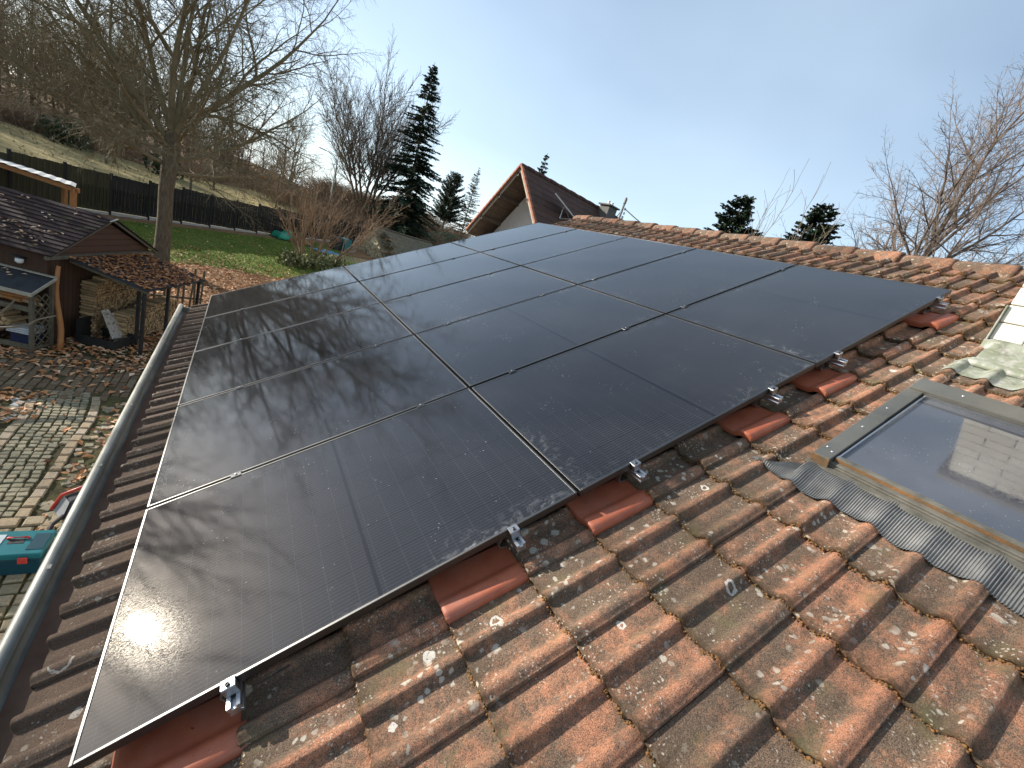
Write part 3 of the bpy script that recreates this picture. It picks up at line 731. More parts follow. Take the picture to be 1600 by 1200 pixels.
for k, v in enumerate(RV):
    if r0 is None: r_ = r0 = make_rail(RLAB[k])
    else: r_ = copy_tree(r0); r_['label'] = RLAB[k]
    r_.location = RP(v, 0, 0)
# ---------------------------------------------------------------- terrain
F0 = (-3.78, 28.7); FDx, FDy = 0.6894, 0.7244          # the board fence: a point and its direction
FNx, FNy = -FDy, FDx
def ss(a, b, x): t = min(1.0, max(0.0, (x - a) / (b - a))); return t * t * (3 - 2 * t)
def fae(x, y): dx, dy = x - F0[0], y - F0[1]; return dx * FDx + dy * FDy, dx * FNx + dy * FNy
def zt(x, y):
    base = -2.8 + .045 * max(0, min(y, 40) - 13) * ss(9, 22, y) * (1 - ss(6, 16, x) * .8)
    a, e = fae(x, y)
    s = .02 + .075 * (1 - ss(-15, 25, a))
    hill = s * max(0, min(e, 26)) + .10 * max(0, min(e, 95) - 26)
    bump = 5.5 * math.exp(-((x - 20) / 14.0) ** 2 / 2 - ((y - 62) / 9.0) ** 2 / 2)
    return base + hill * ss(0, 3, e) + bump
def patch(name, inside, dz, x0, x1, y0, y1, res, mat, kind='structure'):
    nx, ny = int((x1 - x0) / res) + 1, int((y1 - y0) / res) + 1
    idx = {}; V = []; F = []
    def vid(i, j):
        if (i, j) not in idx:
            x, y = x0 + i * res, y0 + j * res; idx[(i, j)] = len(V); V.append((x, y, zt(x, y) + dz))
        return idx[(i, j)]
    for i in range(nx - 1):
        for j in range(ny - 1):
            if inside(x0 + (i + .5) * res, y0 + (j + .5) * res): F.append((vid(i, j), vid(i + 1, j), vid(i + 1, j + 1), vid(i, j + 1)))
    o = mesh(name, V, F, mat, None, None, True); o['kind'] = kind; return o
xs = sorted(set([-900, -600, -400, -250, -170, -120, -90] + list(range(-70, 71, 2)) + [90, 120, 170, 250, 400, 600, 900]))
ys = sorted(set([-900, -600, -400, -250, -120, -60, -30, -10] + list(range(0, 121, 2)) + [140, 170, 250, 400, 600, 900]))
V = [(x, y, zt(x, y) - .03) for y in ys for x in xs]; n = len(xs)
F = [(j * n + i, j * n + i + 1, (j + 1) * n + i + 1, (j + 1) * n + i) for j in range(len(ys) - 1) for i in range(n - 1)]
o = mesh('ground', V, F, M_WOODFLOOR, None, None, True); o['kind'] = 'structure'
def wob(x, y): return .5 * math.sin(x * 1.3 + y * .7) + .35 * math.sin(x * 2.9 - y * 1.7)
def is_lawn(x, y):
    a, e = fae(x, y)
    return e < -.9 and y > 20.6 + .30 * wob(x, y) - .55 * (x + 2) * (x < -2) + .35 * (x + 2) * (x > -2) and a < 12.5 + wob(x, y) * .6
patch('garden_soil', lambda x, y: fae(x, y)[1] < 0 and y > 11, .0, -16, 22, 11, 46, .5, M_SOIL)
patch('yard_ground', lambda x, y: True, .0, -12, .6, -3, 11, .5, M_YARD)
patch('lawn', is_lawn, .012, -14, 12, 18, 42, .25, M_LAWN)
def in_meadow(x, y):
    a, e = fae(x, y); return .35 < e < 25 + 1.5 * wob(x * .3, y * .3) - 10 * ss(2, 26, a) and a < 34
patch('meadow', in_meadow, .02, -52, 30, 4, 72, .5, M_MEADOW)

# ---- paving: rows of setts, edge stones and brown bricks in the yard (one laid surface)
pv = MB(); r = random.Random(11)
def sett(cx, cy, lx, ly, ang, h, t):
    c, s = math.cos(ang), math.sin(ang); V = []
    z = -2.8
    jz = r.uniform(-.006, .006)
    for (k, zz) in ((1.0, z - .04), (1.0, z + h * .55 + jz), (.84, z + h + jz)):
        for dx, dy in ((-1, -1), (1, -1), (1, 1), (-1, 1)):
            x = dx * lx / 2 * k * r.uniform(.9, 1.03); y = dy * ly / 2 * k * r.uniform(.9, 1.03)
            V.append((cx + x * c - y * s, cy + x * s + y * c, zz))
    pv.t = t
    pv.add(V, [(0, 1, 5, 4), (1, 2, 6, 5), (2, 3, 7, 6), (3, 0, 4, 7), (4, 5, 9, 8), (5, 6, 10, 9), (6, 7, 11, 10), (7, 4, 8, 11), (8, 9, 10, 11)])
def path_c(t):     # centre line of the curved path; t = y
    return -1.70 - .10 * math.sin((t - 4.6) * .75) - .22 * ss(7.2, 8.8, t) - .10 * ss(6, 4.2, t)
def path_w(t): return .28 + .03 * math.sin(t)
y = 4.95
while y < 8.3:
    for sgn in (-1, 1):
        x = path_c(y) + sgn * (path_w(y) + .065); dx = (path_c(y + .1) - path_c(y - .1)) / .2
        sett(x, y + r.uniform(-.01, .01), .115, .185, -math.atan(dx), .03, r.uniform(.66, .86))
    y += .20
y = 4.95
while y < 8.4:
    x = path_c(y) - path_w(y) + .05
    while x < path_c(y) + path_w(y) - .03:
        sett(x + r.uniform(-.01, .01), y + r.uniform(-.012, .012), r.uniform(.075, .098), r.uniform(.07, .092), r.uniform(-.16, .16), .022, r.uniform(.40, .66)); x += .099
    y += .097
for row in range(3):       # edging across the path end
    x = -3.6
    while x < -1.05:
        sett(x, 4.78 - row * .20 + .03 * (x + 2), .18 if row != 1 else .15, .17, r.uniform(-.04, .04), .03, r.uniform(.62, .84)); x += .205 if row != 1 else .17
y = 4.05
while y > 1.5:
    x = -4.6
    while x < -.45:
        sett(x + r.uniform(-.01, .01), y, .14, .13, r.uniform(-.1, .1), .025, r.uniform(.35, .75)); x += .16
    y -= .15
for gx_ in range(34):      # brown bricks in front of the shed
    x = -4.6 + gx_ * .122
    y = 8.05 + (gx_ % 2) * .1 + .35 * math.sin(gx_ * .5) + (.45 if -2.3 < x < -1.5 else 0)
    while y < 10.1:
        if r.random() > .03: sett(x, y, .108, .205, r.uniform(-.03, .03), .022, r.uniform(.12, .34))
        y += .218
for _ in range(850):      # loose old setts either side of the path, half buried
    x, y = r.uniform(-4.8, -.35), r.uniform(4.4, 8.0)
    if abs(x - path_c(y)) > path_w(y) + .16:
        s_ = r.uniform(.07, .12); sett(x, y, s_, s_ * r.uniform(.8, 1.2), r.uniform(0, 3), r.uniform(.006, .024), r.uniform(.3, .9) if x > -1.5 or r.random() < .6 else 1.0)
o = pv.build('yard_paving', M_STONE); o['kind'] = 'structure'

# ---- fallen leaves
def leaf_mesh(pts, size, seed):
    rs = np.random.RandomState(seed); n = len(pts); P = np.array(pts, float)
    ang = rs.rand(n) * 6.283; L = size * (.6 + .8 * rs.rand(n)); W = L * (.45 + .3 * rs.rand(n)); tilt = (rs.rand(n) - .5) * .9; fold = .15 + .5 * rs.rand(n)
    d = np.stack([np.cos(ang), np.sin(ang), np.sin(tilt)], 1); q = np.stack([-np.sin(ang), np.cos(ang), 0 * ang], 1)
    up = np.array([[0, 0, 1.0]])
    tip, tail = P + d * (L / 2)[:, None], P - d * (L / 2)[:, None] * 1.0
    l = P + q * (W / 2)[:, None] + up * (fold * W * .6)[:, None]; rr = P - q * (W / 2)[:, None] + up * (fold * W * .6)[:, None]
    V = np.stack([tail, rr, tip, l], 1).reshape(-1, 3); i = np.arange(n)[:, None] * 4
    F = np.concatenate([i + np.array([[0, 1, 2]]), i + np.array([[0, 2, 3]])]).tolist()
    t = np.repeat(np.clip(rs.normal(.68, .2, n), 0, 1), 4)
    return V, F, t
def scatter(n, fx, seed, z=.02):
    rs = random.Random(seed); out = []
    while len(out) < n:
        p = fx(rs)
        if p is not None: out.append(p)
    return out
def f_dense(rs):
    x, y = rs.uniform(-5, 4.2), rs.uniform(12.2, 24.5)
    k = 1.0 if not is_lawn(x, y) else .16 * math.exp(-(y - 20) * .12) + .25 * math.exp(-max(0, y - 21 - .35 * (x + 2)) * .9)
    return (x, y, zt(x, y) + .02 + rs.uniform(0, .03)) if rs.random() < k else None
def f_yard(rs):
    x, y = rs.uniform(-6, -.2), rs.uniform(4.2, 12.5)
    k = .05 + .8 * ss(8.6, 10.2, y) + (.5 if y < 8.3 and x < -2.15 - .2 * math.sin(y * 3) else 0) + (.25 if x > -1.2 and y < 8 else 0)
    return (x, y, -2.8 + .028 + rs.uniform(0, .015)) if rs.random() < k * .6 else None
def f_lawn(rs):
    x, y = rs.uniform(-6, 8), rs.uniform(19, 36)
    return (x, y, zt(x, y) + .04) if is_lawn(x, y) and rs.random() < math.exp(-(y - 20) * .12) else None
pts = scatter(9000, f_dense, 1) + scatter(4200, f_yard, 2) + scatter(700, f_lawn, 3)
V, F, t = leaf_mesh(pts, .115, 5)
sc_ = .75 + 0 * t
o = mesh('fallen_leaves', V, F, M_LEAF, None, None, False, {'tint': t}); o['kind'] = 'stuff'
tag(o, 'brown and orange fallen leaves covering the ground under the bare garden tree', 'leaves')
# lawn blades
rs = np.random.RandomState(8); G = []
while len(G) < 14000:
    x, y = rs.uniform(-8, 9), rs.uniform(18.5, 37)
    if is_lawn(x, y): G.append((x, y, zt(x, y) + .005))
G = np.array(G); n = len(G); a = rs.rand(n) * 6.283; h = .05 + .06 * rs.rand(n); wd = .018
V = np.stack([G + np.stack([np.cos(a) * wd, np.sin(a) * wd, 0 * a], 1), G - np.stack([np.cos(a) * wd, np.sin(a) * wd, 0 * a], 1), G + np.stack([np.sin(a) * h * .5, np.cos(a) * h * .5, h], 1)], 1).reshape(-1, 3)
M_BLADE = simple('grass_blade', (0.11, 0.165, 0.024), (0.18, 0.215, 0.045), .8, 0.7, bump=0)
o = mesh('grass', V, (np.arange(n)[:, None] * 3 + np.array([[0, 1, 2]])), M_BLADE); tag(o, 'short green lawn grass between the leaf covered ground and the dark fence', 'grass', None, 'stuff')
# dry tufts on the meadow
G = []
while len(G) < 6000:
    x, y = rs.uniform(-32, 16), rs.uniform(14, 66)
    if in_meadow(x, y): G.append((x, y, zt(x, y)))
G = np.array(G); n = len(G); a = rs.rand(n) * 6.283; h = .05 + .16 * rs.rand(n) ** 2; wd = .05
V = np.stack([G + np.stack([np.cos(a) * wd, np.sin(a) * wd, 0 * a], 1), G - np.stack([np.cos(a) * wd, np.sin(a) * wd, 0 * a], 1), G + np.stack([np.sin(a) * h * .8, np.cos(a) * h * .8, h], 1)], 1).reshape(-1, 3)
o = mesh('dry_grass', V, (np.arange(n)[:, None] * 3 + np.array([[0, 1, 2]])), M_MEADOW); tag(o, 'pale dry grass tufts on the sloping meadow behind the dark fence', 'grass', None, 'stuff')
# ---------------------------------------------------------------- garden shed
M_BOARD = planks('brown_boards', (0.042, 0.024, 0.015), (0.095, 0.052, 0.032), .11, 0)
M_BOARD_H = planks('brown_boards_level', (0.068, 0.033, 0.019), (0.12, 0.058, 0.034), .13, 2)
M_SHROOF = Mat('shed_shingles', 0.85, 0.25)
_c = M_SHROOF.mix(M_SHROOF.ramp(M_SHROOF.noise(5, 5), .35, .7), (0.024, 0.013, 0.012), (0.046, 0.026, 0.022)); M_SHROOF.col(M_SHROOF.mix(M_SHROOF.ramp(M_SHROOF.noise(3, 4), .62, .75), _c, (0.10, 0.10, 0.035)))
M_SHROOF.bump(M_SHROOF.noise(40), .3, .01); M_SHROOF = M_SHROOF.m
M_FELT = simple('roofing_felt', (0.018, 0.020, 0.022), (0.035, 0.037, 0.038), 6, 0.8, bscale=120)
M_GREYWOOD = simple('greyed_timber', (0.145, 0.125, 0.085), (0.085, 0.072, 0.048), 9, 0.9)
M_PALEWOOD = simple('pale_timber', (0.40, 0.36, 0.28), (0.28, 0.25, 0.19), 9, 0.85)
M_ORANGEWOOD = simple('orange_timber', (0.42, 0.19, 0.065), (0.33, 0.14, 0.05), 9, 0.75)
M_LOG_END = simple('cut_log', (0.46, 0.32, 0.17), (0.30, 0.20, 0.10), 12, 0.85, tint=.35)
M_BLACK = simple('black_steel', (0.012, 0.012, 0.012), (0.025, 0.024, 0.023), 8, 0.6)
M_PALE_ROOF = simple('pale_corrugated', (0.52, 0.53, 0.52), (0.38, 0.38, 0.36), 3, 0.5)
M_WHITE = simple('white_enamel', (0.70, 0.70, 0.68), (0.62, 0.62, 0.60), 4, 0.4)
S0 = Vector((-2.64, 10.36, 0)); G_ = Vector((.351, .936, 0)); B_ = Vector((-.936, .351, 0))
SANG = math.atan2(G_[1], G_[0])          # shed frame: x along the gable, y to the back along the ridge
GW, SD, ZE, ZA, ZG = 3.33, 5.2, -.93, -.156, -2.8
shed = thing('garden_shed', 'brown timber garden shed with a dark shingle roof and firewood under its lean-to roofs', 'shed', (S0[0], S0[1], 0), (0, 0, SANG))
b = MB(); i_ = .13
b.prism([(i_, ZG - .1), (GW - i_, ZG - .1), (GW - i_, ZE + .02), (GW / 2, ZA - .10), (i_, ZE + .02)], .16, SD)
b.build('wall', M_BOARD, shed)
b = MB(); b.prism([(i_ - .02, ZE - .02), (GW - i_ + .02, ZE - .02), (GW / 2, ZA - .12)], .12, .155); b.build('gable_boards', M_BOARD_H, shed)
def shingle_slope(bm_, xe, ze, xr, zr_, y0, y1, n=14, t=.016):
    L = math.hypot(xe - xr, ze - zr_); dx, dz = (xr - xe) / L, (zr_ - ze) / L; nx_, nz_ = -dz * (1 if dx > 0 else -1), abs(dx)
    for i in range(n):
        a, c = L * i / n, L * (i + 1.12) / n; c = min(c, L)
        p = [(xe + dx * a, ze + dz * a), (xe + dx * c, ze + dz * c)]
        q = [(p[0][0] + nx_ * (t + .012), p[0][1] + nz_ * (t + .012)), (p[1][0] + nx_ * .008, p[1][1] + nz_ * .008)]
        bm_.prism([p[0], p[1], q[1], q[0]], y0 - (i % 2) * .004, y1)
b = MB(); shingle_slope(b, 0, ZE, GW / 2, ZA, 0, SD); shingle_slope(b, GW, ZE, GW / 2, ZA, 0, SD); roof_s = b.build('shed_roof', M_SHROOF, shed)
b = MB(); b.prism([(-.01, ZE - .07), (GW / 2, ZA - .07), (GW / 2, ZA - .012), (-.01, ZE - .012)], .03, .055); b.prism([(GW + .01, ZE - .07), (GW / 2, ZA - .07), (GW / 2, ZA - .012), (GW + .01, ZE - .012)], .03, .055)
b.bar((0, .09, ZE - .045), (GW, .09, ZE - .045), .05, .07); b.build('verge_board', M_GREYWOOD, shed)
# leaf covered canopy on the gable side
cz0, cz1, co_ = -.985, -1.25, 1.33
b = MB(); b.add([(.50, .10, cz0), (2.95, .10, cz0), (2.95, -co_, cz1), (.50, -co_, cz1), (.50, .10, cz0 - .03), (2.95, .10, cz0 - .03), (2.95, -co_, cz1 - .03), (.50, -co_, cz1 - .03)], [(0, 3, 2, 1), (4, 5, 6, 7), (0, 4, 7, 3), (3, 7, 6, 2), (2, 6, 5, 1), (1, 5, 4, 0)])
canopy = b.build('canopy', M_FELT, shed)
for x in (.60, 1.15, 1.7, 2.25, 2.85):
    b = MB(); b.bar((x, .1, cz0 - .07), (x, -co_ + .05, cz1 - .07), .05, .07); b.build('rafter', M_GREYWOOD, canopy)
for x, yy in ((.62, -co_ + .12), (1.1, -.85), (1.5, -co_ + .12), (2.85, -co_ + .12)):
    b = MB(); b.bar((x, yy, ZG), (x, yy, cz1 - .06), .055, .055, (1, 0, 0)); b.build('post', M_BLACK, canopy)
# felted lean-to on the long side, trellis end
lz0, lz1 = -1.35, -1.60
b = MB(); b.add([(.12, .0, lz0), (.12, 4.2, lz0), (-.42, 4.2, lz1), (-.42, .0, lz1), (.12, .0, lz0 - .03), (.12, 4.2, lz0 - .03), (-.42, 4.2, lz1 - .03), (-.42, .0, lz1 - .03)], [(0, 1, 2, 3), (7, 6, 5, 4), (3, 2, 6, 7), (0, 3, 7, 4)])
leanto = b.build('lean_to_roof', M_FELT, shed)
b = MB(); b.bar((-.425, -.01, lz1 - .02), (-.425, 4.2, lz1 - .02), .02, .07); b.bar((.12, -.012, lz0 - .005), (-.43, -.012, lz1 - .005), .02, .05); b.bar((.10, .0, lz0 + .015), (.10, 4.2, lz0 + .015), .07, .02); b.build('lean_to_edge', M_PALEWOOD, leanto)
for x, zz in ((-.38, lz1 - .04), (.06, lz0 - .04)):
    b = MB(); b.bar((x, .03, ZG), (x, .03, zz), .055, .055, (1, 0, 0)); b.build('post', M_GREYWOOD, leanto)
b = MB(); b.bar((-.38, .03, ZG + .10), (.06, .03, ZG + .10), .03, .06)
for k in range(-3, 8):
    for sgn in (1, -1):
        x0_, z0_ = -.38, ZG + .16 + k * .17
        x1_, z1_ = .06, z0_ + sgn * .44
        lo, hi = ZG + .14, lz1 - .05
        if sgn < 0: z0_ += .1; z1_ = z0_ - .44
        t0, t1 = 0.0, 1.0; dz = z1_ - z0_
        ta, tb = (lo - z0_) / dz, (hi - z0_) / dz; t0 = max(0, min(ta, tb)); t1 = min(1, max(ta, tb))
        if t1 - t0 > .08: b.bar((x0_ + .44 * t0, .03 + sgn * .006, z0_ + dz * t0), (x0_ + .44 * t1, .03 + sgn * .006, z0_ + dz * t1), .012, .022)
b.build('trellis', M_GREYWOOD, leanto)
for zz in (-1.93, ZG + .12):
    b = MB(); b.bar((-.36, .08, zz), (-.36, 4.1, zz), .04, .09); b.build('shelf_rail', M_GREYWOOD, leanto)
b = MB(); b.lathe([(.03, 0), (.06, -.01), (.06, -.07), (.035, -.10)], 14, (.08, .55, -1.12)); lm = b.build('wall_lamp', M_WHITE, shed, True)
b = MB(); b.bar((.12, .55, -1.10), (.0, .55, -1.085), .16, .02); b.build('lamp_bracket', M_BLACK, lm)
# leaves lying on the canopy and the roof
def on(p): return (S0[0] + G_[0] * p[0] + B_[0] * p[1], S0[1] + G_[1] * p[0] + B_[1] * p[1], p[2])
r = random.Random(5); pts = []
for _ in range(1500):
    x, t = r.uniform(.52, 2.93), r.uniform(0, 1); pts.append(on((x, .10 - t * (co_ + .10), cz0 + (cz1 - cz0) * t + .012 + r.uniform(0, .01))))
V, F, t = leaf_mesh(pts, .085, 6); o = mesh('canopy_leaves', V, F, M_LEAF, None, None, False, {'tint': np.clip(t * .75 - .05, 0, 1)}); tag(o, 'layer of brown leaves lying on the canopy of the shed', 'leaves', None, 'stuff')
pts = []
for _ in range(70):
    t, y = r.uniform(.05, .95), r.uniform(.1, 3.5); pts.append(on((GW / 2 * t, y, ZE + (ZA - ZE) * t + .05)))
for _ in range(50):
    t, y = r.uniform(.05, .40), r.uniform(.3, 1.4); pts.append(on((GW / 2 * t, y, ZE + (ZA - ZE) * t + .05)))
for _ in range(26):
    t, y = r.uniform(.15, .7), r.uniform(.4, 1.6); pts.append(on((.12 - .54 * t, y, lz0 + (lz1 - lz0) * t + .02)))
V, F, t = leaf_mesh(pts, .075, 9); o = mesh('roof_leaves', V, F, M_LEAF, None, None, False, {'tint': np.clip(t + .30, 0, 1)}); tag(o, 'scattered pale leaves on the dark shingles of the shed roof', 'leaves', None, 'stuff')

# firewood: two tight stacks under the canopy (log ends), loose logs in the lean-to
def log_stack(name, label, x0, x1, y, z0, z1, rr, seed, ln=.30):
    b = MB(); r = random.Random(seed); z = z0 + rr; k = 0
    while z < z1:
        x = x0 + (rr if k % 2 else 0)
        zt_ = z1 - .10 * math.sin((x - x0) * 2.2)
        while x < x1:
            if z < z1 - .12 * math.sin((x - x0) * 2.0 + seed):
                q = rr * r.uniform(.75, 1.08); n = r.choice((5, 6, 7)); a0 = r.uniform(0, 6); b.t = r.random(); dy = r.uniform(-.025, .02)
                P = [(x + q * math.cos(a0 + 6.283 * i / n) * r.uniform(.8, 1.1), z + q * math.sin(a0 + 6.283 * i / n) * r.uniform(.8, 1.1)) for i in range(n)]
                b.prism(P, y + dy, y + ln)
            x += rr * 1.95
        z += rr * 1.72; k += 1
    o = b.build(name, M_LOG_END, None, False, (S0[0], S0[1], 0), (0, 0, SANG)); tag(o, label, 'firewood', None, 'stuff'); return o
log_stack('firewood_stack', 'low stack of split firewood in front, under the leafy canopy edge', 1.15, 3.15, -.62, ZG + .05, -2.02, .036, 1)
log_stack('firewood_stack', 'taller stack of firewood against the shed wall behind the black posts', .95, 2.9, -.12, ZG + .05, -1.42, .036, 2, .25)
b = MB(); b.box((1.05, -.66, ZG), (3.2, .05, ZG + .04)); tag(b.build('pallet', M_BLACK, None, False, (S0[0], S0[1], 0), (0, 0, SANG)), 'dark pallet under the firewood stacks at the shed', 'pallet')
def make_log(seed, rr, ln, nm='firewood_log'):
    r = random.Random(seed); n = 7; b = MB(); b.t = r.random()
    P = [(rr * math.cos(6.283 * i / n) * r.uniform(.75, 1.1), rr * math.sin(6.283 * i / n) * r.uniform(.7, 1.1)) for i in range(n)]
    b.prism(P, -ln / 2, ln / 2); return b
base = None; r = random.Random(21)
for rowi, zz in enumerate((ZG + .20, ZG + .285, ZG + .37, ZG + .455, ZG + .54, ZG + .62)):
    for k in range(10):
        y = .42 + k * .098 + (rowi % 2) * .05 + r.uniform(-.01, .01)
        if rowi < 3 and k < 4: continue
        if rowi > 4 and k % 3 == 0: continue
        bl = make_log(100 + rowi * 20 + k, .047, .34)
        o = bl.build('firewood_log', M_LOG_END, None, False, on((-.12, y, zz)), (r.uniform(-.1, .1), 0, SANG + math.pi / 2 + r.uniform(-.12, .12)))
        tag(o, 'split log in the rough pile under the felted lean-to', 'firewood', 'split logs under the lean-to')
for k in range(9):
    bl = make_log(300 + k, .04, .5); zz = -1.86 + (k % 3) * .075
    o = bl.build('firewood_log', M_ORANGEWOOD if k % 2 else M_LOG_END, None, False, on((-.14, .28 + k * .10, zz)), (0, 0, SANG + r.uniform(-.2, .2)))
    tag(o, 'orange split log lying on the upper shelf of the lean-to', 'firewood', 'orange logs on the lean-to shelf')
cr = None
for k, (lab, mm) in enumerate((('lowest dark blue plastic crate under the pale boards in the lean-to', simple('dark_blue_plastic', (.015, .02, .05), (.02, .03, .07), 5, .4)),)):
    cr = thing('plastic_crate', lab, 'crate', on((-.15, .26, ZG + .15)), (0, 0, SANG))
    b = MB(); b.box((-.16, -.15, 0), (.16, .15, .012)); b.box((-.16, -.15, .0121), (.16, -.138, .17)); b.box((-.16, .138, .0121), (.16, .15, .17)); b.box((-.16, -.1379, .0121), (-.148, .1379, .17)); b.box((.148, -.1379, .0121), (.16, .1379, .17)); bevel(b.build('bin', mm, cr), .004)
    b = MB(); b.box((-.172, -.08, .145), (-.161, .08, .165)); b.build('handle', M_BLACK, cr)
for k in range(3):
    b = MB(); b.box((-.17, -.17, 0), (.17, .2, .028)); o = b.build('board_offcut', M_PALE_ROOF, None, False, on((-.15 + k * .02, .27, ZG + .34 + k * .033)), (0, 0, SANG + .1 * k))
    tag(o, ['pale board offcut resting directly on the blue crate', 'middle one of three pale board offcuts over the blue crate', 'topmost of three pale board offcuts over the blue crate'][k], 'board')
# leaning round pole
b = MB(); p0, p1 = Vector((-2.50, 10.32, ZG)), Vector((-2.62, 10.62, -1.13)); pts = [p0.lerp(p1, t) + Vector((.025 * math.sin(t * 7), .02 * math.sin(t * 5), 0)) for t in np.linspace(0, 1, 9)]
b.tube([tuple(p) for p in pts], np.linspace(.050, .034, 9), 9); tag(b.build('wooden_pole', M_ORANGEWOOD, None, True), 'orange brown wooden pole leaning against the corner of the shed', 'pole')
# black fire box with a sheet of birch bark leaning in it
fb = thing('black_box', 'open black metal box on the ground in front of the shed', 'box', on((.88, -.42, ZG)), (0, 0, SANG))
b = MB(); b.box((-.36, -.36, 0), (.36, .36, .02)); b.box((-.36, -.36, .0201), (-.335, .36, .24)); b.box((.335, -.36, .0201), (.36, .36, .24)); b.box((-.3349, -.36, .0201), (.3349, -.335, .24)); b.box((-.3349, .335, .0201), (.3349, .36, .55)); b.build('box_walls', M_BLACK, fb)
b = MB(); b.box((-.36, -.375, .205), (.36, -.3605, .245)); b.build('rim', M_BLACK, fb)
M_BARKW = Mat('birch_bark', .8, .3); _c = M_BARKW.mix(M_BARKW.ramp(M_BARKW.noise(14, 4, .7, M_BARKW.co((1, 5, 1))), .52, .62), (0.50, 0.46, 0.39), (0.16, 0.10, 0.07)); M_BARKW.col(_c); M_BARKW = M_BARKW.m
b = MB(); b.add([(-.24, 0, 0), (.24, 0, 0), (.26, .10, .52), (.06, .11, .55), (.02, .12, .64), (-.22, .12, .62)] + [(-.24, .012, -.01), (.24, .012, -.01), (.26, .112, .51), (.06, .122, .54), (.02, .132, .63), (-.22, .132, .61)], [(0, 1, 2, 3, 4, 5), (11, 10, 9, 8, 7, 6)] + [(i, i + 6, (i + 1) % 6 + 6, (i + 1) % 6) for i in range(6)])
tag(b.build('bark_sheet', M_BARKW, None, False, on((.98, -.60, ZG + .18)), (-.25, .12, SANG + .05)), 'pale birch bark sheet leaning in the black box', 'bark')
# cord hanging from the gable, thin and pale
pts = [(-4.92, 12.0, -1.04), (-4.35, 11.75, -1.06), (-3.6, 11.5, -1.02), (-3.0, 11.55, -.83), (-2.55, 11.7, -.56), (-2.10, 11.90, -.16)]
pts = [(-4.9, 11.6, -.72), (-4.1, 11.35, -.74), (-3.35, 11.25, -.73), (-2.75, 11.35, -.60), (-2.35, 11.6, -.38), (-2.0, 11.88, -.135)]
b = MB(); b.tube(pts, .011, 6); tag(b.build('hanging_cord', simple('pale_cord', (.62, .58, .48), (.5, .47, .4), 20, .8), None, True), 'thin pale cord sagging from the peak of the shed gable', 'cord')
# rustic pickets behind the wood stacks
pf = thing('picket_fence', 'short row of dark rustic pickets beside the leaf covered ground', 'fence', (-1.0, 14.9, zt(-1, 14.9)))
for k, (x, y, h, tx) in enumerate(((-.62, -.35, 1.0, .02), (-.38, -.30, 1.05, -.03), (-.12, -.12, 1.1, .05), (.02, .0, 1.25, .0), (.18, .06, 1.0, .06), (.30, .10, 1.3, -.05), (.44, .18, 1.28, .03))):
    b = MB(); b.bar((x, y, -.05), (x + tx, y, h), .075, .05, (1, 0, 0)); b.build('picket', M_GREYWOOD, pf)
for zz in (.35, .85):
    b = MB(); b.bar((-.7, -.32, zz), (.5, .24, zz), .04, .06); b.build('rail', M_GREYWOOD, pf)
# open shelter with a pale roof behind the shed
sh = thing('timber_shelter', 'open orange timber shelter with a pale roof behind the brown shed', 'shelter', (-4.72, 21.05, zt(-4.9, 21.0)), (0, 0, math.atan2(1.63, -2.35)))
b = MB(); zb = -zt(-4.9, 21.0)          # shelter frame: x to the left along the front edge, y to the back
for q in range(40):
    x0_, x1_ = -.15 + q * .2, .05 + q * .2; z_ = -.64 + zb; d0_, d1_ = (.025, 0) if q % 2 else (0, .025)
    b.add([(x0_, .18, z_ + d0_ + .02), (x1_, .18, z_ + d1_ + .02), (x1_ + 1.9, -1.6, z_ - .10 + d1_), (x0_ + 1.9, -1.6, z_ - .10 + d0_)], [(0, 1, 2, 3)])
b.build('roof_sheet', M_PALE_ROOF, sh)
b = MB(); b.bar((-.1, 0, -.74 + zb), (7.8, 0, -.74 + zb), .05, .15); b.bar((0, .1, -.78 + zb), (1.8, -1.5, -.86 + zb), .06, .14); b.build('fascia', M_ORANGEWOOD, sh)
for (x, y) in ((.25, -.12), (3.6, -.12), (2.0, -1.4), (5.2, -1.4)):
    b = MB(); b.bar((x, y, -.1), (x, y, -.80 + zb), .13, .13, (1, 0, 0)); b.build('post', M_ORANGEWOOD, sh)

# ---------------------------------------------------------------- tool box and tool bag beside the path
M_TEAL = simple('teal_plastic', (0.012, 0.135, 0.15), (0.018, 0.16, 0.175), 5, 0.35, bump=0.03)
M_TEAL_D = simple('dark_teal_plastic', (0.008, 0.048, 0.066), (0.010, 0.056, 0.075), 5, 0.4, bump=0.03)
M_REDP = simple('red_plastic', (0.55, 0.05, 0.04), (0.62, 0.07, 0.05), 5, 0.35, bump=0.03)
M_CLEAR = simple('milky_plastic', (0.50, 0.55, 0.55), (0.58, 0.62, 0.62), 4, 0.2, bump=0.03)
tb = thing('tool_box', 'teal plastic tool box with red clips standing in the yard below the gutter', 'tool box', (-1.42, 4.10, -2.775), (0, 0, -.06))
b = MB(); b.box((-.36, -.17, 0), (.36, .17, .20)); bevel(b.build('box_body', M_TEAL_D, tb), .02, 3)
b = MB(); b.box((-.375, -.185, .203), (.375, .185, .27)); lid = bevel(b.build('lid', M_TEAL, tb), .015, 3)
b = MB(); b.box((-.17, -.105, .2702), (.03, .12, .2755)); b.build('lid_window', M_CLEAR, lid); 
b = MB(); b.box((.24, -.12, .2702), (.36, .12, .2745)); b.build('lid_tray', M_TEAL_D, lid)
b = MB(); b.tube([(.055, .06, .27), (.06, .055, .288), (.20, .055, .288), (.205, .06, .27)], .012, 8); b.build('handle', M_REDP, lid, True)
b = MB(); b.box((.075, -.02, .2702), (.19, .05, .273)); b.build('handle_recess', M_BLACK, lid)
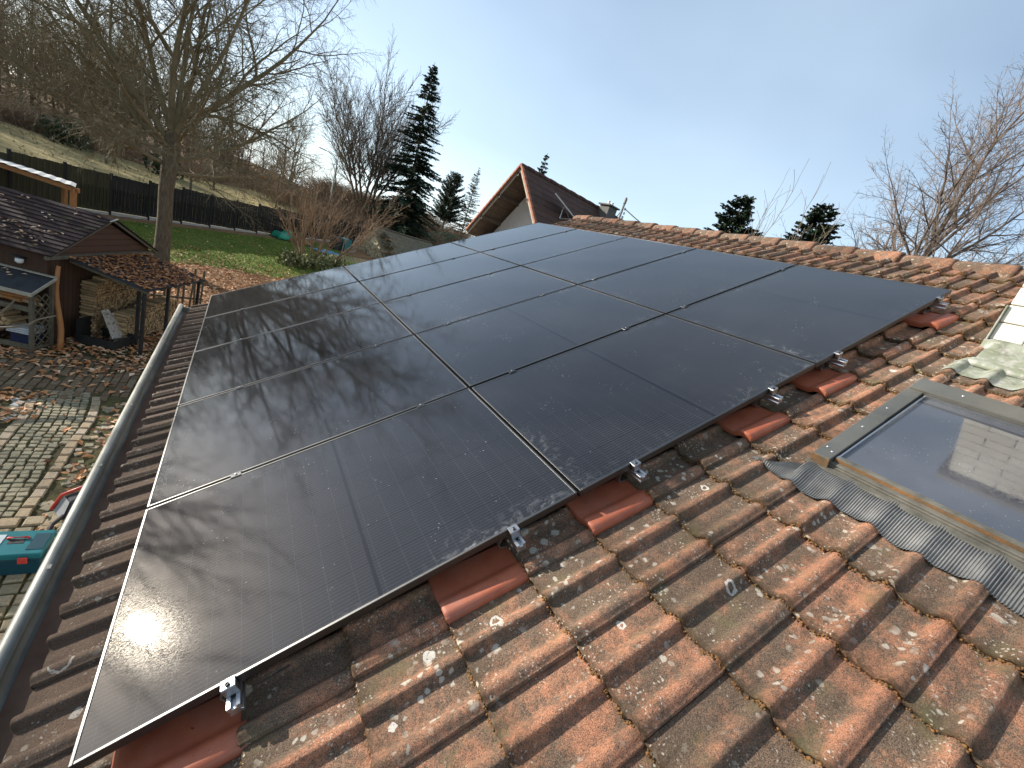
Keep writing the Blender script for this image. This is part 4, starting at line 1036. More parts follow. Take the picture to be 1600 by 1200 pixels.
for x in (-.12, .245):
    b = MB(); b.box((x - .035, -.205, .165), (x + .035, -.1855, .235)); bevel(b.build('latch', M_REDP, tb), .006)
bag = thing('tool_bag', 'grey and black tool bag with a red strap beside the tool box', 'tool bag', (-1.02, 4.95, -2.775), (0, 0, .5))
b = MB(); b.add([(-.18, -.12, 0), (.22, -.12, 0), (.22, .14, 0), (-.18, .14, 0), (-.10, -.07, .20), (.20, -.08, .28), (.20, .08, .28), (-.10, .08, .20)], [(3, 2, 1, 0), (4, 5, 6, 7), (0, 1, 5, 4), (1, 2, 6, 5), (2, 3, 7, 6), (3, 0, 4, 7)])
bevel(b.build('bag_body', simple('dark_canvas', (.03, .03, .032), (.055, .055, .058), 20, .8), bag), .025, 3)
b = MB(); b.add([(-.185, -.125, .01), (-.105, -.075, .20), (-.105, .075, .20), (-.185, .145, .01)], [(0, 1, 2, 3)]); b.build('grey_panel', simple('grey_canvas', (.28, .28, .28), (.36, .36, .35), 20, .8), bag)
b = MB(); b.tube([(-.20, .13, .02), (-.12, .10, .21), (.05, .08, .27), (.18, .06, .32), (.26, .03, .30)], .018, 8); b.build('strap', M_REDP, bag, True)
b = MB(); b.tube([(-.16, -.10, .05), (-.30, -.28, .10), (-.40, -.46, .06)], .022, 8); b.build('carry_handle', M_BLACK, bag, True)
# ---------------------------------------------------------------- bare trees
def norm(v): return v / (np.linalg.norm(v) + 1e-9)
def grow(seed, spec, p0=(0, 0, 0), d0=(0, 0, 1), L0=5, r0=.3, out=None):
    """spec: per level dict(n segments, kids, t0, ang, ratio, wander, up, rr); returns lists per level of (pts, radii, sides)"""
    rs = np.random.RandomState(seed); out = {} if out is None else out
    sides = [10, 7, 5, 3, 3, 3]
    def br(p, d, L, r, lev):
        sp = spec[lev]; n = sp['n']; pts = [p]; rad = [r]; dirs = [d]
        for i in range(n):
            d = norm(d + rs.normal(0, sp['wander'], 3) + np.array([0, 0, sp['up']])); p = p + d * (L / n); pts.append(p); dirs.append(d)
            rad.append(max(r * (1 - (1 - sp['rr']) * (i + 1) / n), spec[lev].get('rmin', .004)))
        out.setdefault(lev, []).append((np.array(pts), np.array(rad), sides[min(lev, 5)]))
        if lev + 1 >= len(spec): return
        k = max(1, int(sp['kids'] * rs.uniform(.8, 1.2) * (1 if lev == 0 else min(1.2, .35 + .65 * L / sp['Lref'])) + .5)); a0 = rs.rand() * 6.283
        for c in range(k):
            t = sp['t0'] + (1 - sp['t0']) * (c + rs.rand() * .9) / k; f = t * n; i = min(int(f), n - 1); q = pts[i] + (pts[i + 1] - pts[i]) * (f - i)
            dd = dirs[i]; ref = np.array([1, 0, 0]) if abs(dd[2]) > .7 else np.array([0, 0, 1.0])
            A = norm(np.cross(dd, ref)); C = np.cross(dd, A); ph = a0 + c * 2.4 + rs.normal(0, .3); an = sp['ang'] + rs.normal(0, sp.get('angv', .15))
            if 'angtop' in sp: an = sp['ang'] + (sp['angtop'] - sp['ang']) * (t - sp['t0']) / (1 - sp['t0'] + 1e-6) + rs.normal(0, .12)
            nd = norm(dd * math.cos(an) + (A * math.cos(ph) + C * math.sin(ph)) * math.sin(an))
            rl = rad[i] * rs.uniform(.45, .68)
            br(q, nd, L * sp['ratio'] * rs.uniform(.7, 1.15) * (1 - .45 * t * sp.get('taper', 1)), rl, lev + 1)
        if sp.get('lead', 1): br(pts[-1], dirs[-1], L * sp['ratio'] * .8, rad[-1] * .95, lev + 1)
    br(np.array(p0, float), norm(np.array(d0, float)), L0, r0, 0)
    return out
def tree_obj(name, out, mt, mb, label, cat, loc, rotz=0, group=None, split=1, scale=1):
    t = thing(name, label, cat, loc, (0, 0, rotz), group); t.scale = (scale,) * 3
    a = [l for k, v in out.items() if k < split for l in v]; b = [l for k, v in out.items() if k >= split for l in v]
    V, F = merge_polylines(a); mesh('trunk', V, F, mt, None, t, True)
    if b: V, F = merge_polylines(b); mesh('crown', V, F, mb, None, t, False)
    return t
def S(n, kids, t0, ang, ratio, wander, up, rr, Lref=1, **kw): return dict(n=n, kids=kids, t0=t0, ang=ang, ratio=ratio, wander=wander, up=up, rr=rr, Lref=Lref, **kw)

# the big garden tree: thick trunk, fan of upright limbs, low sideways limbs with hanging twigs
out = {}
sp = [S(9, 0, .9, .5, .5, .02, .02, .84)]
bx_, by_ = -2.15, 19.9; bz_ = zt(bx_, by_) - .1
out[0] = [(np.array([(0, 0, 0), (0, 0, .25), (.02, .02, .8), (.03, .02, 1.8), (.0, .03, 2.8), (.03, .05, 3.6), (.05, .06, 4.3), (.06, .06, 4.9)]), np.array([.37, .29, .245, .230, .225, .235, .28, .20]), 14)]
limb = [S(9, 11, .10, .70, .52, .06, .05, .22, 5, rmin=.014), S(7, 9, .12, .75, .50, .10, .02, .3, 2.6, rmin=.008), S(5, 8, .10, .8, .52, .14, -.02, .4, 1.2, rmin=.0045), S(4, 4, .1, .7, .55, .18, -.05, .5, .6, rmin=.0032), S(3, 0, .1, .7, .5, .2, -.08, .6, rmin=.0026)]
def add_limb(seed, d, L, r, z, spec=limb):
    o2 = grow(seed, spec, (.04, .05, z), d, L * (1 + .40 * max(0, d[2])), r * .70)
    for k, v in o2.items(): out.setdefault(k + 1, []).extend(v)
for i, (d, L, r, z) in enumerate([((.55, .2, .84), 5.6, .17, 4.5), ((.18, .5, .9), 6.2, .15, 4.7), ((-.12, -.2, 1), 6.6, .15, 4.8), ((-.35, .3, .9), 6.2, .14, 4.7), ((-.62, -.1, .75), 6.2, .14, 4.4), ((.36, -.35, .9), 5.4, .12, 4.6),
        ((.05, .1, 1), 6.8, .13, 4.8), ((-.85, .2, .45), 5.8, .12, 4.2), ((.80, .1, .34), 5.0, .12, 3.9), ((-.92, -.2, .12), 4.9, .10, 3.7), ((.86, .4, .12), 4.2, .08, 3.5), ((-.5, -.8, .5), 4.6, .10, 4.2), ((.3, -.85, .45), 4.0, .09, 4.1), ((-.75, .6, .5), 5.0, .10, 4.3), ((.2, .9, .5), 5, .1, 4.3), ((-.95, -.1, .32), 5.6, .10, 4.0)]):
    add_limb(40 + i, d, L, r, z)
tree_obj('garden_tree', out, M_BARK, M_TWIG, 'large bare garden tree with a thick trunk standing on the lawn behind the shed', 'tree', (bx_, by_, bz_))
rl_ = random.Random(2); q = MB()
pts = []
for l in out[5][::97]: pts.append(tuple(l[0][-1] + np.array([bx_, by_, bz_])))
V, F, t = leaf_mesh(rl_.sample(pts, 46), .11, 12); o = mesh('last_leaves', V, F, simple('yellow_leaf', (.75, .42, .06), (.62, .30, .05), 5, .6, bump=0)); tag(o, 'few yellow leaves still hanging on the twigs of the big garden tree', 'leaves', None, 'stuff')

# fruit tree just outside on the left whose twigs reach into the picture
sp = [S(6, 8, .3, .85, .62, .06, .05, .55, 2), S(6, 7, .2, .75, .55, .10, .04, .3, 2.2, rmin=.008), S(5, 5, .15, .7, .5, .13, .02, .35, 1.1, rmin=.004), S(4, 0, .1, .7, .5, .15, 0, .5, rmin=.003)]
out = grow(31, sp, L0=3.0, r0=.10)
lx, ly, lz = -6.3, 8.2, -2.8
tw1 = [(-2.75, 9.35, -1.92), (-2.70, 8.88, -1.9), (-2.49, 8.76, -1.78), (-2.37, 8.71, -1.65), (-2.13, 8.59, -1.5)]
for chain in ([(0, 0, 1.1), (1.2, .35, 1.02), (2.4, .65, .92), (3.42, .78, .83), (3.6, .68, .90), (3.81, .56, 1.02), (3.93, .51, 1.15), (4.17, .39, 1.30)], [(2.2, .6, .95), (2.9, .85, .93), (3.40, .87, 1.04), (3.50, .85, 1.20), (3.59, .83, 1.35)]):
    out[1].append((np.array(chain, float), np.linspace(.03, .010, len(chain)), 6))
tree_obj('fruit_tree', out, M_BARK, M_TWIG_PALE, 'bare tree off the left edge whose pale twigs cross the trellis', 'tree', (lx, ly, lz))

# ---- wood on the hill: four bare trees reused
sp = [S(8, 15, .10, .85, .46, .04, .02, .22, 7, angtop=.45), S(6, 9, .15, .7, .52, .09, .05, .25, 3.0, rmin=.013), S(5, 8, .12, .7, .55, .12, .04, .4, 1.5, rmin=.009), S(4, 0, .1, .7, .5, .15, .02, .5, rmin=.0075)]
protos = []
for k in range(4):
    o2 = grow(60 + k, sp, L0=(8.6, 7.2, 9.4, 6.4)[k], r0=.13)
    protos.append(o2)
wpos = []; r = random.Random(77)
tries = 0
while len(wpos) < 270 and tries < 30000:
    tries += 1
    a, e = r.uniform(-52, 44), 25 + 48 * r.random() ** 1.3
    if e < 25.5 + 2 * math.sin(a * .4) - 10 * ss(2, 26, a) or (a > -14 and e < 38 - 12 * ss(12, 34, a)): continue
    x, y = F0[0] + a * FDx + e * FNx, F0[1] + a * FDy + e * FNy
    if any((x - u) ** 2 + (y - v) ** 2 < 6.0 for u, v in wpos): continue
    wpos.append((x, y))
for a, e in ((8, 14), (12, 11), (16, 13), (19, 9), (23, 12), (14, 18), (26, 8), (5, 19), (10, 16)):
    wpos.append((F0[0] + a * FDx + e * FNx, F0[1] + a * FDy + e * FNy))
roots = []
for k, (x, y) in enumerate(wpos):
    v = k % 4; small = k >= len(wpos) - 9
    if k < 4: t = tree_obj('wood_tree', protos[v], M_BARK, M_TWIG_BROWN if v % 2 else M_TWIG, 'bare leafless tree of the wood on the hill', 'tree', (0, 0, 0), 0, 'bare trees of the hillside wood'); roots.append(t)
    else: t = copy_tree(roots[v])
    t.location = (x, y, zt(x, y) - .2); t.rotation_euler = (0, 0, r.uniform(0, 6.28)); s_ = r.uniform(.85, 1.25) * (.75 if small else 1 + .25 * min(1, max(0, fae(x, y)[1] - 30) / 20)); t.scale = (s_, s_, s_ * r.uniform(.9, 1.1))

# three tall bare trees left of the picture, mirrored in the panels
sp = [S(8, 12, .22, .55, .55, .03, .03, .25, 12, rmin=.03), S(7, 9, .15, .55, .5, .07, .06, .25, 6, rmin=.014), S(5, 7, .12, .6, .5, .1, .04, .4, 2.6, rmin=.008), S(4, 0, .1, .6, .5, .12, .02, .5, rmin=.006)]
o2 = grow(240, sp, L0=14, r0=.25); tt_ = None
for k, (x, y, sc, lab) in enumerate(((-17.5, 27.5, 1.0, 'bare tree on the meadow left of the picture, nearest the fence'), (-22.5, 23.0, 1.1, 'bare tree on the meadow left of the picture, the middle of three'), (-25.0, 34.0, 1.25, 'bare tree on the meadow left of the picture, the farthest of three'))):
    if tt_ is None: t = tt_ = tree_obj('meadow_tree', o2, M_BARK, M_TWIG_DARK, lab, 'tree', (0, 0, 0))
    else: t = copy_tree(tt_); t['label'] = lab
    t.location = (x, y, zt(x, y) - .1); t.rotation_euler = (0, 0, k * 2.0); t.scale = (sc, sc, sc)

# undergrowth: thickets of thin stems at the edge of the wood and on the brown bank
def thicket(places, seed, hmin, hmax, rad):
    rs = np.random.RandomState(seed); L = []
    for (x, y, sc) in places:
        n = rs.randint(10, 18)
        for _ in range(n):
            h = rs.uniform(hmin, hmax) * sc; a = rs.rand() * 6.283; lean = rs.uniform(.1, .9); b0 = np.array([x + rs.normal(0, .5), y + rs.normal(0, .5), 0]); b0[2] = zt(b0[0], b0[1])
            d = np.array([math.cos(a) * lean, math.sin(a) * lean, 1.0]); t = np.linspace(0, 1, 5)[:, None]
            P = b0 + d * h * t + np.array([math.cos(a), math.sin(a), -.5]) * (h * .35) * t ** 2 + rs.normal(0, .05 * h, (5, 3)) * t
            L.append((P, np.linspace(rad, rad * .5, 5), 3))
            for q in range(5):
                i = rs.randint(1, 4); a2 = rs.rand() * 6.283; l2 = h * rs.uniform(.2, .45); e = P[i] + np.array([math.cos(a2) * l2, math.sin(a2) * l2, l2 * rs.uniform(-.1, .9)])
                m_ = (P[i] + e) / 2 + rs.normal(0, .08 * l2, 3); L.append((np.array([P[i], m_, e]), np.array([rad * .7, rad * .55, rad * .4]), 3))
    return merge_polylines(L)
pl = []; r = random.Random(3)
for _ in range(330):
    a = r.uniform(-42, 30); e = 24.5 + 1.5 * math.sin(a) - 10 * ss(2, 26, a) + abs(r.gauss(0, 3.5)); pl.append((F0[0] + a * FDx + e * FNx, F0[1] + a * FDy + e * FNy, r.uniform(.7, 1.3)))
V, F = thicket(pl, 5, .7, 2.0, .018); tag(mesh('undergrowth', V, F, M_TWIG_BROWN), 'brown leafless undergrowth along the edge of the wood above the meadow', 'undergrowth', None, 'stuff')
pl = []
for _ in range(330):
    x, y = r.uniform(7, 30), r.uniform(44, 66)
    if fae(x, y)[1] < 2.0 - .0 * x and x < 18: continue
    if math.exp(-((x - 20) / 12.0) ** 2 / 2 - ((y - 61) / 8.0) ** 2 / 2) < .12: continue
    pl.append((x, y, r.uniform(.6, 1.2)))
for _ in range(110):
    a = r.uniform(21, 36); e = r.uniform(1.5, 12); pl.append((F0[0] + a * FDx + e * FNx, F0[1] + a * FDy + e * FNy, r.uniform(.5, 1.0)))
V, F = thicket(pl, 6, 1.0, 2.6, .024); tag(mesh('bank_thicket', V, F, M_TWIG_BROWN), 'reddish brown thicket covering the bank below the tall spruce', 'undergrowth', None, 'stuff')
# dark evergreen ivy masses at the wood's edge
def blob_leaves(centres, n, seed, size):
    rs = np.random.RandomState(seed); P = []
    for (x, y, z, sx, sz) in centres:
        v = rs.normal(0, 1, (n, 3)); v /= np.linalg.norm(v, axis=1, keepdims=True); rad = rs.rand(n, 1) ** .5 * (1 + .25 * np.sin(v[:, :1] * 5 + v[:, 1:2] * 4)); P.append(np.array([x, y, z]) + v * rad * np.array([sx, sx, sz]))
    P = np.concatenate(P); m = len(P); u = rs.normal(0, 1, (m, 3)); u /= np.linalg.norm(u, axis=1, keepdims=True); w_ = np.cross(u, rs.normal(0, 1, (m, 3))); w_ /= np.linalg.norm(w_, axis=1, keepdims=True); s_ = size * (.6 + .8 * rs.rand(m, 1))
    V = np.stack([P - u * s_, P + w_ * s_ * .5, P + u * s_, P - w_ * s_ * .5], 1).reshape(-1, 3); t = np.repeat(rs.rand(m), 4)
    return V, np.arange(m * 4).reshape(-1, 4), t
M_IVY = simple('evergreen_leaf', (0.030, 0.045, 0.018), (0.055, 0.065, 0.025), 1, .7, bump=0, tint=.4)
cs = []
for a, e, s_ in ((-18, 25, 1.5), (-14, 25.5, 1.9), (-10, 26, 1.4), (-6, 25, 1.2), (-1, 24, 1.6), (4, 21, 1.2), (-24, 26, 2.0), (9, 19, 1.2), (14, 16, 1.0)):
    x, y = F0[0] + a * FDx + e * FNx, F0[1] + a * FDy + e * FNy; cs.append((x, y, zt(x, y) + .7 * s_, s_ * 1.3, s_))
V, F, t = blob_leaves(cs, 420, 3, .22); tag(mesh('evergreen_scrub', V, F, M_IVY, None, None, False, {'tint': t}), 'dark evergreen scrub at the upper edge of the dry meadow', 'undergrowth', None, 'stuff')

# tall bare tree with many upright stems on the bank
sp = [S(9, 15, .24, .60, .52, .05, .03, .20, 12, rmin=.03, taper=.8), S(7, 13, .12, .5, .52, .07, .07, .25, 6, rmin=.02), S(5, 9, .12, .55, .55, .09, .06, .4, 3, rmin=.015), S(4, 0, .1, .5, .5, .12, .03, .6, rmin=.0125)]
out = {}
for i in range(7):
    a = i * .9; o2 = grow(90 + i, sp, (.35 * math.cos(a), .35 * math.sin(a), 0), (.40 * math.cos(a) - .06, .40 * math.sin(a), 1), 10.8 + 1.2 * math.sin(i * 2.2), .17)
    for k, v in o2.items(): out.setdefault(k, []).extend(v)
tree_obj('multi_stem_tree', out, M_BARK, M_TWIG_DARK, 'tall bare tree with a fan of many upright stems left of the spruce', 'tree', (12.2, 55.8, zt(12.2, 55.8) - .2), .9)

# bare shrub in the garden in front of the bank
sp = [S(6, 7, .25, .5, .62, .08, .03, .3, 3, rmin=.012), S(5, 6, .2, .6, .55, .12, .02, .4, 1.8, rmin=.008), S(4, 0, .1, .6, .5, .14, .0, .5, rmin=.007)]
out = {}
for i in range(15):
    a = i * 2.4; ln = .12 + .045 * i; o2 = grow(120 + i, sp, (.3 * math.cos(a), .3 * math.sin(a), 0), (math.cos(a) * ln, math.sin(a) * ln, 1), 4.0 - .06 * i, .05)
    for k, v in o2.items(): out.setdefault(k, []).extend(v)
for i, (dx, dy, L) in enumerate(((.8, -.3, 4.6), (1.0, -.2, 4.2), (.95, .1, 3.8), (.7, .3, 4.5))):
    o2 = grow(150 + i, sp, (.9, -.2, 0), (dx * .8, dy * .8, .75), L, .045)
    for k, v in o2.items(): out.setdefault(k, []).extend(v)
tree_obj('garden_shrub', out, M_TWIG_BROWN, M_TWIG_BROWN, 'large bare garden shrub with many thin stems at the end of the lawn', 'shrub', (3.75, 27.6, zt(3.75, 27.6) - .1))
V, F, t = blob_leaves([(x, y, zt(x, y) + .35, .8, .5) for x, y in ((2.7, 25.6), (3.5, 26.0), (4.4, 26.6), (5.3, 27.4))], 320, 9, .12)
tag(mesh('herb_bed', V, F, simple('dull_green_leaf', (.11, .13, .045), (.17, .16, .07), 1, .8, bump=0, tint=.4), None, None, False, {'tint': t}), 'dull green and brown perennials at the foot of the bare shrub', 'plants', None, 'stuff')

# ---- conifers
def conifer(name, label, loc, H, R, seed, mat=M_NEEDLE, droop=.25, z0=.12, dens=1.0, shape=1.0, trunk_r=.16, lean=(0, 0), gaps=.12, blade=.34, bw=.09, up=0.0, vary=.25):
    rs = np.random.RandomState(seed); t = thing(name, label, 'tree', loc, (0, 0, rs.rand() * 6))
    P = np.array([(lean[0] * s, lean[1] * s, H * s) for s in np.linspace(0, 1, 9)]); L = [(P, np.linspace(trunk_r, .02, 9), 7)]
    tri = []; tt = []
    z = z0 * H
    while z < H * .985:
        f = (z / H - z0) / (1 - z0); k = int(rs.randint(4, 7) * dens + .5)
        for c in range(k):
            if rs.rand() < gaps: continue
            a = rs.rand() * 6.283; rl = R * ((1 - f) ** shape * .96 + .04) * rs.uniform(.87 - vary, .87 + vary); base = np.array([lean[0] * z / H, lean[1] * z / H, z + rs.normal(0, .05)])
            n = 6; s = np.linspace(0, 1, n)[:, None]; d = np.array([math.cos(a), math.sin(a), 0]); rise = (up + .35 * f) * rl
            B = base + d * rl * s + np.array([0, 0, 1.0]) * (rise * s - droop * rl * s ** 1.6 + .10 * rl * s ** 3)
            L.append((B, np.linspace(.035 * (1 - f) + .012, .008, n), 3)); side = np.array([-d[1], d[0], 0]); tone = np.clip(.5 + rs.normal(0, .25), 0, 1)
            m = int(max(5, rl * 15 * dens))
            for q in range(m):
                u = .15 + .85 * (q + rs.rand()) / m; i = min(int(u * (n - 1)), n - 2); fr = u * (n - 1) - i; p = B[i] * (1 - fr) + B[i + 1] * fr
                sg = 1 if q % 2 else -1; w_ = blade * (1.15 - .6 * u) * (1 - .50 * f) * rs.uniform(.7, 1.4); dd = norm(d * rs.uniform(.4, 1.0) + side * sg * rs.uniform(.3, 1.1) + np.array([0, 0, rs.uniform(-.55, .15)]))
                e = p + dd * w_; nn = norm(np.cross(dd, np.array([0, 0, 1.0])) + rs.normal(0, .5, 3)) * bw * rs.uniform(.7, 1.3); mpt = p + dd * w_ * .45
                tri += [p, mpt + nn, e, mpt - nn]; tt += [tone] * 4
        z += rs.uniform(.6, 1.25) * .030 * H / dens ** .5
    V, F = merge_polylines(L); mesh('trunk', V, F, M_BARK, None, t, True)
    mesh('crown', np.array(tri), np.arange(len(tri)).reshape(-1, 4), mat, None, t, False, {'tint': tt}); return t
def on_ground(x, y, d=.15): return (x, y, zt(x, y) - d)
conifer('spruce_tree', 'tall dark spruce with ragged drooping branches left of the white gable', on_ground(15.9, 51.0), 19.2, 4.0, 5, droop=.36, shape=.80, trunk_r=.24, lean=(.5, .6), gaps=.34, blade=.70, bw=.085, z0=.06, dens=2.1, vary=.45)
conifer('pine_tree', 'small rounded grey green pine between the spruce and the white gable', on_ground(24.2, 60.0), 8.3, 2.3, 6, M_NEEDLE2, droop=.0, shape=.42, trunk_r=.14, gaps=.12, blade=.5, bw=.10, z0=.22, up=.35, dens=1.7)
conifer('larch_tree', 'thin sparse larch just left of the neighbouring red roof', on_ground(28.6, 63.0), 11.6, 2.4, 7, M_LARCH, droop=.1, shape=.8, trunk_r=.12, gaps=.35, blade=.5, bw=.05, dens=1.5)
conifer('fir_tree', 'dark fir tip showing over the neighbouring roof ridge', on_ground(26.2, 41.4), 16.0, 3.4, 8, blade=.5, bw=.11, dens=1.6, trunk_r=.2)
conifer('fir_tree', 'dense dark fir behind the roof ridge, left of the two right of the mast', (19.75, 12.4, -2.8), 10.85, 3.9, 9, dens=2.4, shape=.75, gaps=.05, blade=.40, bw=.08, trunk_r=.2, up=.15)
conifer('fir_tree', 'loose layered fir behind the roof ridge, nearer the tall bare tree on the right', (22.8, 10.3, -2.8), 11.6, 3.4, 10, dens=2.6, shape=.66, gaps=.12, blade=.40, bw=.08, trunk_r=.18, up=.10, lean=(.2, -.1))
# bare shrub between the two firs
sp = [S(6, 7, .3, .4, .5, .06, .05, .3, 6, rmin=.012), S(5, 6, .2, .5, .5, .1, .05, .4, 3, rmin=.008), S(4, 0, .1, .5, .5, .12, .0, .5, rmin=.006)]
out = {}
for i in range(6):
    a = i * 1.05; o2 = grow(170 + i, sp, (.3 * math.cos(a), .3 * math.sin(a), 0), (.25 * math.cos(a), .25 * math.sin(a), 1), 7.6, .06)
    for k, v in o2.items(): out.setdefault(k, []).extend(v)
tree_obj('bare_shrub', out, M_TWIG_PALE, M_TWIG_PALE, 'pale leafless shrub between the two firs behind the roof ridge', 'shrub', (18.9, 10.2, -2.8))
# big bare tree on the right
sp = [S(8, 18, .36, 1.15, .62, .03, .02, .25, 10, angtop=.35, rmin=.05), S(8, 15, .12, .75, .48, .06, .03, .20, 6, rmin=.014), S(6, 11, .12, .70, .50, .09, .02, .3, 2.8, rmin=.008), S(5, 8, .1, .65, .52, .12, .01, .4, 1.3, rmin=.005), S(4, 0, .1, .6, .5, .14, .01, .5, rmin=.0042)]
out = grow(205, sp, d0=(.03, .0, 1), L0=12.5, r0=.27)
tree_obj('deciduous_tree', out, M_BIRCH, M_BIRCH, 'tall bare deciduous tree rising behind the roof ridge at the right', 'tree', (22.5, 5.7, -2.8), 2.2, split=2, scale=.93)
# ---------------------------------------------------------------- board fence in stepped panels
M_FENCE = planks('black_fence_boards', (0.018, 0.018, 0.017), (0.040, 0.037, 0.032), .105, 0)
M_FENCE2 = planks('olive_fence_boards', (0.040, 0.038, 0.022), (0.070, 0.062, 0.035), .105, 0)
M_CONC = simple('pale_concrete', (0.42, 0.40, 0.36), (0.32, 0.30, 0.27), 4, .9)
fence = thing('board_fence', 'long dark board fence in stepped panels between the lawn and the meadow', 'fence', (F0[0], F0[1], 0), (0, 0, math.atan2(FDy, FDx)))
PWD = 1.78
for k in range(-14, 14):
    x0_ = k * PWD; wx, wy = F0[0] + FDx * (x0_ + PWD / 2), F0[1] + FDy * (x0_ + PWD / 2); zb = zt(wx, wy); wig = .02 * math.sin(k * 2.1); H = 1.86 + .05 * math.sin(k * 1.7)
    b = MB(); rr_ = random.Random(k)
    for q in range(17):
        xx = x0_ + .05 + q * .1; b.box((xx, -.012 + (q % 2) * .024, zb + .14), (xx + .104, .004 + (q % 2) * .024, zb + H + rr_.uniform(-.012, .012)))
    for zz in (.3, 1.0, 1.65): b.box((x0_ + .04, .030, zb + zz), (x0_ + PWD - .04, .055, zb + zz + .07))
    for q in range(11): b.bar((x0_ + .12 + q * .15, -.035, zb + .25 + (q % 3) * .1), (x0_ + .12 + q * .15, -.035, zb + 1.2), .03, .012, (1, 0, 0)) if k > -3 else None
    b.build('fence_panel', M_FENCE if k > -2 else M_FENCE2, fence)
    b = MB(); b.bar((x0_, 0, zb - .1), (x0_, 0, zb + H + .07), .09, .09, (1, 0, 0)); b.build('post', M_FENCE, fence)
    b = MB(); b.box((x0_ + .05, -.03, zb - .1), (x0_ + PWD - .05, .03, zb + .12)); b.build('gravel_board', M_CONC, fence)

# ---------------------------------------------------------------- neighbouring house with the steep red gable roof
M_NROOF = Mat('dark_red_tiles', .85, .25)
_x = M_NROOF.xyz(M_NROOF.co()); _t = M_NROOF.math('FLOOR', M_NROOF.math('MULTIPLY', _x[0], 4.4))
_c = M_NROOF.mix(M_NROOF.ramp(M_NROOF.noise(2.5, 5, .7), .3, .7), (0.105, 0.055, 0.040), (0.058, 0.037, 0.030)); M_NROOF.col(_c)
M_NROOF.bump(M_NROOF.math('PINGPONG', _x[0], .113), .9, .06); M_NROOF = M_NROOF.m
M_ORANGE = simple('orange_verge_tile', (0.36, 0.14, 0.075), (0.24, 0.095, 0.055), 6, .8)
M_DARKWOOD = simple('dark_eaves_timber', (0.070, 0.052, 0.040), (0.11, 0.085, 0.062), 5, .85)
M_CHIM = simple('grey_slate_chimney', (0.085, 0.082, 0.075), (0.13, 0.125, 0.11), 5, .85)
PH = math.radians(8)
nb = thing('neighbour_house', 'neighbouring house with a steep red tiled gable roof and white gable wall', 'house', (11.96, 20.28, 6.54), (0, 0, PH))   # local x along the ridge, y to the left eave, z=0 at the ridge
HWL, DZL, HWR, DZR, LEN = 3.5, 3.92, 5.2, 5.7, 11.5
b = MB(); tx = .10
def slope_steps(bm_, y1, z1, n, x0_, x1_):
    for i in range(n):
        f0, f1 = i / n, (i + 1) / n; ya, za, yb, zb_ = y1 * f0, z1 * f0, y1 * f1, z1 * f1
        bm_.add([(x0_, ya, za), (x1_, ya, za), (x1_, yb, zb_ + .035), (x0_, yb, zb_ + .035)], [(0, 1, 2, 3)]); bm_.add([(x0_, yb, zb_ + .035), (x1_, yb, zb_ + .035), (x1_, yb, zb_), (x0_, yb, zb_)], [(0, 1, 2, 3)])
slope_steps(b, -HWR, -DZR, 18, .02, LEN); slope_steps(b, HWL, -DZL, 13, .02, LEN)
nroof = b.build('roof', M_NROOF, nb)
b = MB()
b.add([(.02, 0, -.14), (LEN, 0, -.14), (LEN, HWL, -DZL - .14), (.02, HWL, -DZL - .14), (LEN, -HWR, -DZR - .14), (.02, -HWR, -DZR - .14)], [(0, 1, 2, 3), (0, 5, 4, 1)])
for y, z in ((.15, -.30), (1.25, -1.53), (2.4, -2.82), (-1.3, -1.56)):
    b.bar((.04, y, z - .12), (1.6, y, z - .12), .16, .22)
for k in range(11):
    f = (k + .5) / 11; b.bar((.05, HWL * f - .02, -DZL * f - .155), (LEN, HWL * f - .02, -DZL * f - .155), .012, .02)
b.build('eaves_timber', M_DARKWOOD, nb)
b = MB()
for i in range(17):
    for sg, hw, dz in ((1, HWL, DZL), (-1, HWR, DZR)):
        f0, f1 = i / 17, (i + 1.1) / 17; b.bar((.0, sg * hw * f0, -dz * f0 + .02), (.0, sg * hw * f1, -dz * f1 + .055), .16, .10)
b.build('verge_tiles', M_ORANGE, nroof)
b = MB()
for sg, hw, dz in ((1, HWL, DZL), (-1, HWR, DZR)): b.bar((.06, 0, -.13), (.06, sg * hw, -dz - .13), .04, .20)
b.build('barge_board', simple('pale_barge_board', (.40, .36, .29), (.30, .27, .22), 5, .8), nb)
b = MB()
for i in range(26): b.tube([(i * .44, 0, -.01 + .02 * (i % 2)), (i * .44 + .46, 0, .0 + .02 * (i % 2))], (.13, .115), 8)
b.build('ridge_cap', M_NROOF, nroof, True)
b = MB(); b.add([(1.5, 0, -.30), (1.5, HWL - .55, -DZL + .30), (1.5, HWL - .55, -9.3), (1.5, -HWR + .6, -9.3), (1.5, -HWR + .6, -DZR + .35), (LEN - .6, 0, -.3), (LEN - .6, HWL - .55, -DZL + .3), (LEN - .6, HWL - .55, -9.3), (LEN - .6, -HWR + .6, -9.3), (LEN - .6, -HWR + .6, -DZR + .35)],
   [(0, 1, 2, 3, 4), (9, 8, 7, 6, 5), (1, 6, 7, 2), (4, 3, 8, 9)]); b.build('gable_wall', M_PLASTER, nb)
b = MB(); b.bar((.9, 2.35, -3.75), (2.6, 2.35, -3.75), .22, .24); b.bar((.9, 2.35, -3.65), (.9, 2.35, -5.0), .2, .2, (1, 0, 0)); b.bar((.95, 2.35, -4.6), (1.5, 2.35, -3.8), .14, .14); b.bar((1.4, 1.3, -3.9), (1.4, 2.9, -3.9), .2, .3); b.build('balcony_beam', M_DARKWOOD, nb)
b = MB(); slope_steps(b, 1.9, -1.55, 6, 1.6, 5.0); b.build('lower_roof', M_ORANGE, nb, False, (-.6, 2.6, -3.65))
